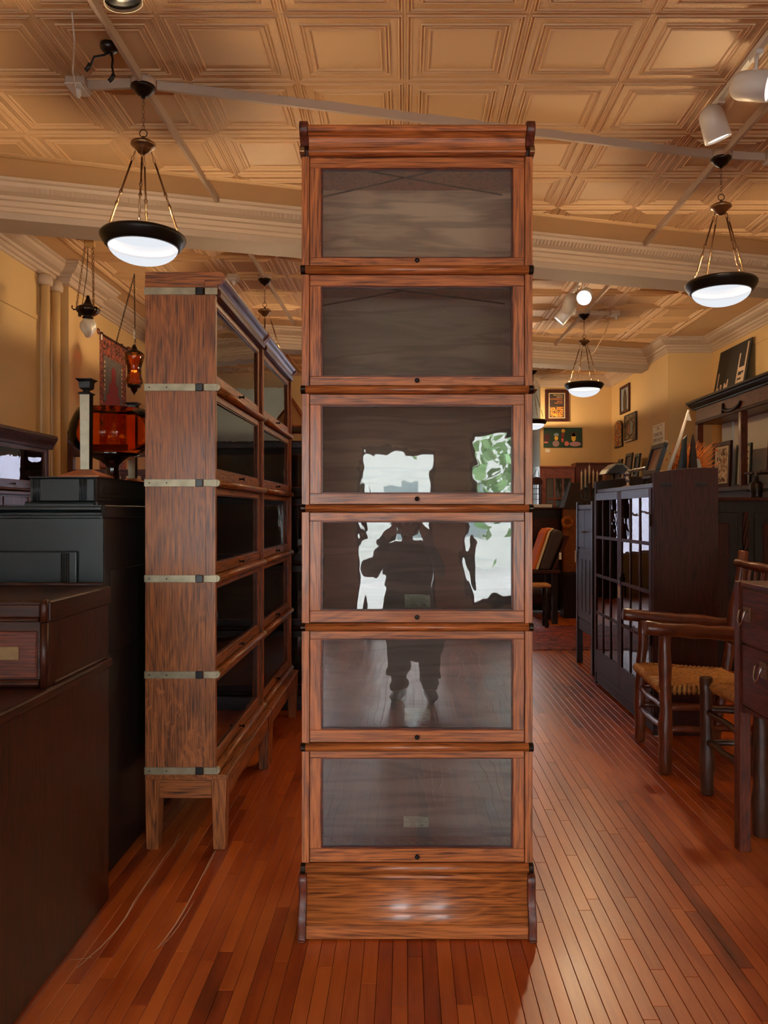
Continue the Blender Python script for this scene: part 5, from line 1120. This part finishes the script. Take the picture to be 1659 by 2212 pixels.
for s in (0, 1): MB().tube([(s*.026, 0, 0), (s*.026-.004, 0, .06), (s*.026-.012, 0, .085)], [.010, .012, .009], 8).build('handle', plain('navy_grip', (28, 40, 58), .4), t)
MB().prism([(-.04, .0), (.05, 0), (.0, .17), (-.06, .16)], 'y', .03, .034).build('blade_sleeve', plain('clear_grey_sleeve', (150, 140, 130), .3), t)
# on the slate cupboard
t = thing('desk_lamp', 'banker style lamp with pale slag glass shade on the slate cupboard', 'lamp', (1.95, 7.34, 1.505)); 
sp = [(-.115, .30), (-.085, .345), (-.02, .395), (.05, .395), (.10, .35), (.105, .30), (.095, .305), (.085, .345), (.045, .382), (-.015, .382), (-.075, .337), (-.10, .30)]
MB().prism(sp, 'y', -.13, .13).build('shade', M['slag'], t); MB().lathe([(.07, 0), (.07, .012), (.02, .03), (.008, .05), (.008, .36), (0, .37)], seg=18).build('stem', M['bronze'], t)
for s in (-.12, .12): MB().prism([(-.10, .305), (-.02, .385), (.045, .385), (.10, .305)], 'y', s-.003, s+.003).build('shade_end', M['black'], t)
t = thing('candelabra', 'black iron candelabra with five cream candles on the slate cupboard', 'candelabra', (1.765, 7.54, 1.505+.03))
MB().lathe([(.06, -.03), (.06, -.02), (.02, -.005), (.008, .03), (.008, .14), (0, .15)], seg=16).build('stem', M['black'], t)
for k, (dx, dz) in enumerate(((-.075, .03), (-.038, .05), (0, .09), (.038, .04), (.075, .03))):
    if dx: MB().tube([(0, 0, .06), (dx*.5, 0, .03), (dx, 0, .06), (dx, 0, .095+dz-.03)], .005, 6).build('branch', M['black'], t)
    MB().lathe([(.012, .09+dz), (.014, .105+dz), (.010, .105+dz)], (dx, 0, 0), 10).build('cup', M['black'], t); MB().lathe([(.0085, .10+dz), (.0085, .27+dz), (.003, .275+dz), (.0015, .295+dz), (0, .296+dz)], (dx, 0, 0), 10).build('candle', M['candle'], t)
t = thing('swing_arm_lamp', 'polished steel swing-arm fixture lying across the far part of the glazed cabinet', 'lamp', (1.76, 6.22, CT))
MB().lathe([(.04, 0), (.04, .01), (.012, .02), (.012, .05), (.02, .06), (.012, .075), (.012, .10), (.024, .115), (.012, .13), (0, .135)], seg=16).build('base', M['steel'], t); MB().tube([(0, 0, .125), (.17, -.25, .16)], .013, 10).build('arm', M['steel'], t)

# ================================================================== far walls: pictures, signs
t, w_, h = framed('framed_poster', 'brown framed lettered poster on the back wall above the green painting', 'picture', ((PX(1177, YBACK), PX(1228, YBACK)), (PZ(911, YBACK), PZ(842, YBACK))), YBACK-.04, .04, FW,
   [('mat', M['cream'], .16, .84, .11, .89, 0), ('print', plain('umber_print', (52, 36, 30), .6), .19, .81, .13, .87, .002), ('painted_house', blotch('evening_house_print', [(60, 36, 28), (150, 70, 34), (226, 160, 60), (64, 40, 32), (214, 130, 50)], 7, 15, axis_scale=(2, 1, 1.5)), .22, .78, .15, .46, .004)], fw_=.055, facing='y')
for b_, zz, s in (('THE ARTS &', .82, .042), ('CRAFTS', .76, .042), ('CONFERENCE', .70, .05), ('GROVE', .63, .042), ('PARK INN', .575, .042)): text(b_, s*.74, plain('cream_letters', (226, 190, 140), .6) if zz > .72 else plain('orange_letters', (216, 130, 70), .6), t, (.10, .0125, zz*h), (PI/2, 0, 0), align='RIGHT')
t, w_, h = framed('painting', 'wide dark green painting of loose pink and yellow shapes on the back wall', 'painting', ((PX(1174, YBACK), PX(1257, YBACK)), (PZ(967, YBACK), PZ(924, YBACK))), YBACK-.03, .03, FB, [('canvas', plain('bottle_green_paint', (24, 58, 40), .6, noise=.3, nscale=8), 0, 1, 0, 1, 0)], fw_=0, facing='y')
def dab(cx_, cz_, rx, rz, c, nm='painted_dab'): MB().prism([((cx_-.5)*w_+rx*w_*math.cos(a), cz_*h+rz*h*math.sin(a)) for a in [2*PI*i/12 for i in range(12)]], 'y', .0135, .0168).build(nm, plain('dab', c, .7), t)
for q in ((.33, .48, .05, .12, (222, 168, 52)), (.33, .64, .065, .09, (140, 156, 160)), (.32, .2, .09, .16, (150, 120, 120)), (.50, .62, .045, .16, (112, 44, 40)), (.51, .84, .05, .10, (214, 164, 60)), (.49, .40, .03, .14, (190, 80, 70)), (.78, .52, .06, .22, (222, 176, 60)), (.78, .66, .085, .10, (96, 50, 34)), (.82, .18, .15, .12, (176, 130, 136)), (.60, .2, .06, .12, (206, 110, 96)), (.09, .50, .09, .22, (70, 34, 36)), (.06, .26, .06, .04, (214, 120, 100))): dab(*q)
tag(MB().box(PX(1178, YBACK), PX(1188, YBACK), YBACK-.006, YBACK, PZ(977, YBACK), PZ(970, YBACK)).build('title_card', M['card']), 'tiny white title card below the green painting', 'card')
def xr(px): return XR2*F/(px-CX)       # distance along the inner right wall for a pixel column
t, w_, h = framed('framed_picture', 'dark framed blue-grey figure print, highest on the inner right wall', 'picture', ((xr(1362), xr(1342)), (3.10, 3.56)), XR2-.03, .03, FW, [('print', plain('blue_grey_print', (126, 132, 138), .6), .08, .92, .06, .94, 0)], fw_=.045)
MB().prism([(-.09, .08*h), (.09, .08*h), (.11, .55*h), (.05, .8*h), (0, .86*h), (-.06, .78*h), (-.10, .5*h)], 'y', .0135, .0168).build('printed_figure', FB, t)
mo = blotch('mosaic_pieces', [(28, 26, 24), (64, 60, 44), (120, 80, 48), (40, 48, 44), (176, 160, 130), (50, 40, 34)], 15, 16)
t, w_, h = framed('mosaic_panel', 'square mosaic panel of dark shards on the inner right wall', 'picture', ((xr(1377), xr(1352)), (2.60, 3.05)), XR2-.03, .03, FB, [('mosaic', mo, .03, .97, .03, .97, .004)], fw_=.02)
MB().prism([(-.02, .25*h), (.10, .28*h), (.12, .6*h), (.07, .74*h), (.0, .7*h), (-.01, .45*h)], 'y', .0105, .0128).build('figure_shard', plain('pale_aqua_shard', (130, 150, 150), .4), t); MB().prism([(-.14, .3*h), (-.06, .3*h), (-.05, .6*h), (-.12, .65*h)], 'y', .0105, .0128).build('figure_shard', plain('rust_shard', (166, 84, 56), .4), t)
m = MB(); [m.box(-w_/2+.01+k*.05, -w_/2+.035+k*.05, -.002, .02, .004, .028) for k in range(9)]; m.build('white_edge_shard', M['card'], t, kind='stuff')
t = thing('mosaic_panel', 'round-topped mosaic panel nearest the back corner', 'picture', (XR2-.03, (xr(1331)+xr(1347))/2, 2.56), -PI/2); ww = xr(1331)-xr(1347)
MB().prism([(-ww/2, 0), (ww/2, 0), (ww/2, .34)]+[(ww/2*math.cos(a), .34+.12*math.sin(a)) for a in [PI*i/8 for i in range(1, 8)]]+[(-ww/2, .34)], 'y', 0, .03).build('board', FB, t)
MB().prism([(-ww/2+.02, .02), (ww/2-.02, .02), (ww/2-.02, .33)]+[((ww/2-.02)*math.cos(a), .33+.11*math.sin(a)) for a in [PI*i/8 for i in range(1, 8)]]+[(-ww/2+.02, .33)], 'y', -.004, .01).build('mosaic', blotch('mosaic_pieces_b', [(40, 34, 28), (120, 92, 48), (196, 96, 44), (60, 56, 40), (190, 170, 130)], 13, 17), t)
# lettered sign
t = thing('wall_sign', 'white lettered sign on the inner right wall above the tilted black frame', 'sign', (XR2-.02, (xr(1413)+xr(1436))/2, 2.42), -PI/2); ww = xr(1413)-xr(1436); hh_ = .30
MB().box(-ww/2, ww/2, 0, .02, 0, hh_).build('board', M['card'], t, bevel=.003)
b = MB(); 
for (p, q, r, s) in ((-ww/2+.03, ww/2-.03, hh_-.03, hh_-.026), (-ww/2+.03, ww/2-.03, .026, .03)): b.box(p, q, -.001, .001, r, s)
b.build('border_line', M['ink'], t, kind='stuff')
for b_, zz, s in (('THE', .235, .06), ('FURNITURE', .15, .075), ('EMPORIUM', .07, .085)): text(b_, s, M['ink'], t, (0, -.0012, zz), (PI/2, 0, 0))
tag(MB().box(PX(1437, 10.9), PX(1446, 10.9), YSTEP-.006, YSTEP, PZ(971, YSTEP), PZ(951, YSTEP)).build('notice_card', M['card']), 'small white notice card on the wall step beside the lettered sign', 'card')

# ================================================================== far furniture
def pane_cabinet(name, label, x0, x1, y0, zt, mat, cols, depth=.38):
    t = thing(name, label, 'cabinet', (x0, y0, 0)); W = x1-x0
    MB().box(0, W, .03, depth, 0, zt).build('case', mat('Z'), t); MB().box(-.006, W+.006, -.01, depth, zt, zt+.03).build('top', mat('X'), t, bevel=.004)
    MB().box(.0, .11, 0, .035, .1, zt).build('stile', mat('Z'), t, bevel=.002); MB().box(W-.06, W, 0, .035, .1, zt).build('stile', mat('Z'), t, bevel=.002)
    MB().box(.11, W-.06, 0, .035, zt-.18, zt).build('top_rail', mat('X'), t, bevel=.002); MB().box(.11, W-.06, 0, .035, .1, .3).build('bottom_rail', mat('X'), t)
    wy = (W-.17)/cols; rows = 5; hz = (zt-.48)/rows
    for c in range(1, cols): MB().box(.11+c*wy-.012, .11+c*wy+.012, .004, .03, .3, zt-.18).build('glazing_bar', mat('Z'), t)
    for r in range(1, rows): MB().box(.11, W-.06, .005, .029, .3+r*hz-.012, .3+r*hz+.012).build('glazing_bar', mat('X'), t)
    pm = plain('dim_cabinet_interior', (84, 74, 52), .5, noise=.5, nscale=3)
    MB().box(.11, W-.06, .026, .031, .3, zt-.18).build('backing', pm, t)
    for r in range(rows):
        for c in range(cols): MB().box(.11+c*wy+.012, .11+(c+1)*wy-.012, .014, .017, .3+r*hz+.012, .3+(r+1)*hz-.012).build('pane', M['glass'], t)
    return t
pane_cabinet('oak_china_cabinet', 'orange oak cabinet with small panes against the back wall under the green painting', PX(1167, 13.4), PX(1243, 13.4), 13.45, PZ(1010, 13.4), orangew, 3)
pane_cabinet('oak_china_cabinet', 'darker oak cabinet with small panes in the back corner under the round-topped mosaic', PX(1246, 13.35), 3.62, 13.40, PZ(1003, 13.4), mahog, 4)
t = thing('wardrobe', 'unseen dark wardrobe added to darken the reflections in the glazed cabinet panes', 'wardrobe', (-.46, 13.36, 0))  # added out of view so the cabinet panes reflect something dark
MB().box(0, .84, 0, .52, 0, 2.25).build('case', blackw('Z'), t); MB().box(-.04, .88, -.04, .54, 2.25, 2.33).build('crown', darkw('X'), t, bevel=.01)
for k in range(2): d = MB().box(.02+k*.40, .42+k*.40-.004, -.02, 0, .1, 2.2).build('door', darkw('Z'), t, bevel=.003); MB().box(.09+k*.40, .35+k*.40, -.026, -.016, .2, 2.1).build('door_panel', blackw('Z'), d, bevel=.006)
t = thing('panelled_chest', 'dark panelled chest holding the wooden lantern, far aisle beyond the centre bookcase', 'chest', (1.74, 11.25, 0)); zt_ = PZ(1100, 11.25)
MB().box(0, .55, 0, .5, .05, zt_).build('case', blackw('Z'), t); MB().box(-.02, .57, -.02, .5, zt_, zt_+.025).build('top', darkw('X'), t, bevel=.004)
for za_, zb_ in ((.10, .52), (.58, 1.0), (1.05, zt_-.09)): d = MB().box(.04, .51, -.015, .0, za_, zb_).build('drawer', blackw('X'), t, bevel=.003); MB().box(.09, .46, -.022, -.01, za_+.05, zb_-.05).build('drawer_panel', darkw('X'), d, bevel=.006)
tag(MB().box(1.84, 2.11, 11.28, 11.50, zt_+.025, zt_+.07).build('paper_stack', M['card'], bevel=.003), 'stack of pale papers on the panelled chest', 'papers')
t = thing('wooden_lantern', 'dark wooden arched lantern with barred sides on the panelled chest', 'lantern', (1.93, 11.62, zt_+.025)); s_ = .065
for a in (-1, 1):
    for b in (-1, 1): MB().box(a*s_-.01, a*s_+.01, b*s_-.01, b*s_+.01, .02, .34).build('post', darkw('Z'), t)
MB().box(-.09, .09, -.09, .09, 0, .03).build('base', darkw('X'), t, bevel=.004)
MB().prism([(-.085, .34), (.085, .34), (.085, .38)]+[(.085*math.cos(a), .38+.07*math.sin(a)) for a in [PI*i/8 for i in range(1, 8)]]+[(-.085, .38)], 'y', -.085, .085).build('hood', darkw('X'), t)
for zz in (.12, .20, .28): MB().box(-.065, .065, -.069, -.061, zz-.004, zz+.004).build('bar', darkw('X'), t)
MB().box(-.004, .004, -.069, -.061, .03, .34).build('bar', darkw('Z'), t); MB().tube([(-.05, 0, .44), (.03, 0, .60), (.05, 0, .44)], .006, 6).build('handle', M['black'], t)
t = thing('floor_lamp', 'lamp with big dark mica pyramid shade and copper base beyond the slate cupboard', 'lamp', (PX(1242, 10.9), 10.9, 0)); z0, z1 = PZ(1097, 10.9), PZ(1043, 10.9)
m = MB(); pyr(m, .185, z0, .07, z1); m.build('shade', M['shade'], t)
for i in range(4):
    a = PI/4+i*PI/2; MB().tube([(.185*1.414*math.cos(a), .185*1.414*math.sin(a), z0), (.07*1.414*math.cos(a), .07*1.414*math.sin(a), z1)], .005, 6).build('shade_rib', M['black'], t)
MB().box(-.17, .12, -.06, .06, .62, z0-.01).build('base_column', M['copper'], t, bevel=.01); MB().box(-.18, .15, -.13, .13, .0, .62).build('stand', blackw('Z'), t, bevel=.006)
t = thing('dried_wreath', 'tangled dried twig wreath hanging on the copper lamp base', 'wreath', (PX(1227, 10.75), 10.80, PZ(1128, 10.75)))
m = MB(); rg = random.Random(12)
for k in range(60):
    a = rg.uniform(0, 2*PI); R_ = rg.uniform(.05, .08); P = [(R_*math.cos(a+q*.4)+rg.gauss(0, .008), rg.gauss(0, .015), R_*math.sin(a+q*.4)+rg.gauss(0, .008)) for q in range(5)]; m.tube(P, .0035, 4)
m.build('twigs', M['straw'], t, kind='stuff')
# reclining chair with cushions
t = thing('morris_chair', 'dark reclining chair with leather back cushion in the far aisle', 'chair', (1.87, 10.48, 0))
MB().box(-.45, .14, -.30, .30, .66, .70).build('arm_board', darkw('X'), t, bevel=.004)
for xx in (-.40, .04):
    for yy in (-.28, .22): MB().box(xx, xx+.07, yy, yy+.06, 0, .66).build('leg', blackw('Z'), t, bevel=.003)
MB().box(-.45, .04, -.22, .22, .38, .46).build('seat', M['leather'], t, bevel=.02, seg=2)
bk = [(-.13, .70), (.02, .70), (.20, 1.14), (.18, 1.20), (.10, 1.235), (.03, 1.21)]
MB().prism(bk, 'y', -.26, .24).build('back_cushion', M['leather'], t, bevel=.03, seg=3)
MB().prism([(.02, .66), (.06, .66), (.27, 1.14), (.23, 1.15)], 'y', -.24, .22).build('back_frame', darkw('Z'), t, bevel=.003)
MB().box(.13, .16, -.262, -.256, .84, .93).build('price_tag', M['card'], t)
p = thing('striped_pillow', 'orange and cream striped pillow leaning on the leather cushion', 'pillow', (1.87, 10.48, 0))
MB().prism([(-.22, .704), (-.175, .704), (-.01, 1.20), (.05, 1.245), (-.02, 1.235), (-.06, 1.18)], 'y', -.24, .2).build('orange_half', M['orange'], p, bevel=.015, seg=2); MB().prism([(-.172, .704), (-.14, .704), (.02, 1.19), (.07, 1.245), (.052, 1.246), (-.005, 1.20)], 'y', -.25, .21).build('cream_half', M['cream'], p, bevel=.008)
t = thing('stool', 'low dark stool with pale woven top under the reclining chair arm', 'stool', (1.60, 9.93, .010))
MB().box(-.20, .22, -.13, .14, .50, .545).build('seat', M['rush'], t, bevel=.012, seg=2)
for xx in (-.17, .15):
    for yy in (-.10, .09): MB().lathe([(.022, 0), (.03, .05), (.018, .08), (.028, .14), (.018, .18), (.028, .26), (.018, .30), (.03, .38), (.03, .50)], (xx+.02, yy, 0), 10).build('leg', blackw('Z'), t)
# striped rug on the floor
t = thing('floor_rug', 'red and black striped flat-weave rug on the floor of the far aisle', 'rug', (1.0, 9.2, 0))
MB().box(-.75, 1.25, -.93, .82, .001, .010).build('weave', M['floorrug'], t)
fr = MB(); [fr.box(-.74+k*.02, -.735+k*.02, -.965, -.93, .001, .005) for k in range(99)]; fr.build('fringe', M['cream'], t, kind='stuff')
# dark chest with small frames against the inner right wall
t = thing('tall_cabinet', 'dark tall cabinet against the inner right wall, topped with small frames', 'cabinet', (3.20, 11.3, 0)); MB().box(0, .44, 0, 2.0, 0, 1.93).build('case', blackw('Z'), t); MB().box(-.02, .44, -.02, 2.02, 1.93, 1.965).build('top', darkw('Y'), t, bevel=.004)
for k in range(2): d = MB().box(-.015, 0, .04+k*.97, .98+k*.97, .1, 1.88).build('door', darkw('Z'), t, bevel=.003); MB().box(-.022, -.01, .14+k*.97, .88+k*.97, .2, 1.78).build('door_panel', blackw('Z'), d, bevel=.006)
TC = 1.966
for (a, b, zz, lb, mt) in ((12.50, 12.72, .34, 'small dark framed portrait, left of the three on the tall cabinet', (110, 84, 62)), (11.95, 12.30, .40, 'black framed dark print, middle of the three on the tall cabinet', (70, 44, 34)), (11.55, 11.80, .36, 'narrow black framed print, right of the three on the tall cabinet', (44, 34, 30))):
    framed('framed_picture', lb, 'picture', ((a, b), (TC, TC+zz)), 3.40, .03, FB, [('print', plain('dim_print', mt, .6), .1, .9, .1, .9, 0)], lean=.12, fw_=.05, group='small frames on the tall cabinet')
tag(MB().lathe([(.05, 0), (.055, .02), (.055, .14), (.05, .15), (0, .15)], (3.34, 13.1, TC), 16).build('candle_pillar', plain('red_brown_wax', (120, 70, 52), .6)), 'squat red-brown pillar candle in the back corner', 'candle')

# ================================================================== the photographer, mirrored in the glass
t = thing('person', 'person in a long charcoal coat holding up a phone, mirrored in the bookcase glass', 'person', (.02, -.42, 0))
def skin_body(name, verts, edges, mat, parent, root=0, sub=2):
    me = bpy.data.meshes.new(name); me.from_pydata([v[:3] for v in verts], edges, []); o = bpy.data.objects.new(name, me); C.objects.link(o); o.parent = parent
    sk = o.modifiers.new('skin', 'SKIN'); sk.use_smooth_shade = True
    for i, v in enumerate(verts): me.skin_vertices[0].data[i].radius = (v[3], v[4] if len(v) > 4 else v[3]); 
    me.skin_vertices[0].data[root].use_root = True
    s = o.modifiers.new('sub', 'SUBSURF'); s.levels = sub; s.render_levels = sub
    me.materials.append(mat); return o
V = [(0, 0, .77, .125, .095), (0, 0, .92, .105, .082), (0, -.005, 1.08, .128, .088), (0, -.005, 1.195, .105, .07), (0, .0, 1.26, .048, .046), (0, .015, 1.31, .046, .048), (0, .025, 1.37, .066, .075), (0, .022, 1.44, .066, .08), (0, .01, 1.50, .042, .046)]
E = [(i, i+1) for i in range(8)]
def add(v): V.append(v); return len(V)-1
for s in (-1, 1):
    hp = add((s*.095, 0, .72, .08)); kn = add((s*.10, .02, .42, .055)); an = add((s*.105, 0, .09, .040)); ft = add((s*.12, .07, .040, .038, .032)); to = add((s*.13, .15, .028, .034, .022))
    E += [(0, hp), (hp, kn), (kn, an), (an, ft), (ft, to)]
    sh = add((s*.15, 0, 1.19, .056)); el = add((s*.25, .10, 1.05, .042)); wr_ = add((s*.115, .335, 1.35, .028)); pa = add((s*.092, .385, 1.405, .026, .016)); E += [(3, sh), (sh, el), (el, wr_), (wr_, pa)]
    for k, (dz, ln) in enumerate(((.030, .9), (.012, 1.0), (-.006, .95), (-.024, .75))):
        a_ = add((s*.090, .40, 1.425+dz, .0085)); b_ = add((s*(.086-.004*ln), .402+.004*ln, 1.435+dz*1.2, .008)); c_ = add((s*(.082-.010*ln), .400, 1.44+dz*1.25, .0075)); E += [(pa, a_), (a_, b_), (b_, c_)]
    a_ = add((s*.078, .375, 1.415, .010)); b_ = add((s*.062, .378, 1.435, .009)); E += [(pa, a_), (a_, b_)]
skin_body('body', V, E, M['skin'], t)
coat = MB(); pr = [(.10, .08, 1.262), (.165, .115, 1.225), (.185, .128, 1.16), (.175, .128, 1.05), (.170, .128, .93), (.200, .15, .78), (.222, .17, .56), (.215, .165, .34), (.20, .15, .20)]
n = 28; o_ = 0
for rx, ry, zz in pr:
    for k in range(n): a = 2*PI*k/n; coat.v.append((rx*math.cos(a), ry*math.sin(a), zz))
for i in range(len(pr)-1):
    for k in range(n):
        if i >= 7 and k in (5, 6, 7, 8, 19, 20, 21, 22): continue
        coat.f.append([i*n+k, i*n+(k+1) % n, (i+1)*n+(k+1) % n, (i+1)*n+k]); coat.sm.append(True)
coat.f.append([k for k in range(n)]); coat.sm.append(True)
coat.build('coat', M['coat'], t)
for s in (-1, 1):
    MB().tube([(s*.10, 0, 1.22), (s*.165, .0, 1.185), (s*.215, .05, 1.11), (s*.25, .10, 1.045), (s*.24, .14, 1.07), (s*.175, .24, 1.21), (s*.122, .32, 1.335)], [.055, .068, .064, .058, .056, .048, .04], 12).build('sleeve', M['coat'], t)
    MB().tube([(s*.10, 0, .60), (s*.10, .01, .40), (s*.105, .0, .09)], [.08, .07, .058], 12).build('trouser_leg', M['black'], t)
    MB().tube([(s*.10, -.05, .04), (s*.11, .03, .045), (s*.13, .13, .035), (s*.135, .18, .028)], [.04, .048, .042, .026], 10).build('shoe', M['black'], t)
hm = MB(); hm.lathe([(0, .115), (.05, .105), (.085, .07), (.098, .02), (.10, -.04), (.095, -.12), (.07, -.14)], (0, -.008, 1.455), 24)
hm.f = [f_ for f_ in hm.f if not all(hm.v[i][1] > .045 and hm.v[i][2] < 1.495 for i in f_)]; hm.sm = hm.sm[:len(hm.f)]
hm.build('hair', M['hair'], t)
for s in (-1, 1): MB().lathe([(0, -.012), (.011, 0), (0, .012)], (s*.029, .094, 1.405), 10).build('eye', M['card'], t)
MB().tube([(0, .094, 1.405), (0, .112, 1.372), (0, .095, 1.364)], [.008, .013, .009], 8).build('nose', M['skin'], t); MB().tube([(-.02, .09, 1.335), (0, .098, 1.337), (.02, .09, 1.335)], .006, 6).build('mouth', plain('lips', (150, 80, 76), .5), t)
ph = thing('phone', 'black phone held up by the photographer mirrored in the glass', 'phone', (0, -.032, 1.45)); MB().box(-.075, .075, -.004, .004, -.037, .037).build('case', M['black'], ph, bevel=.003); MB().box(-.07, .07, -.0048, -.003, -.033, .033).build('screen', plain('dim_screen', (60, 66, 74), .2), ph)
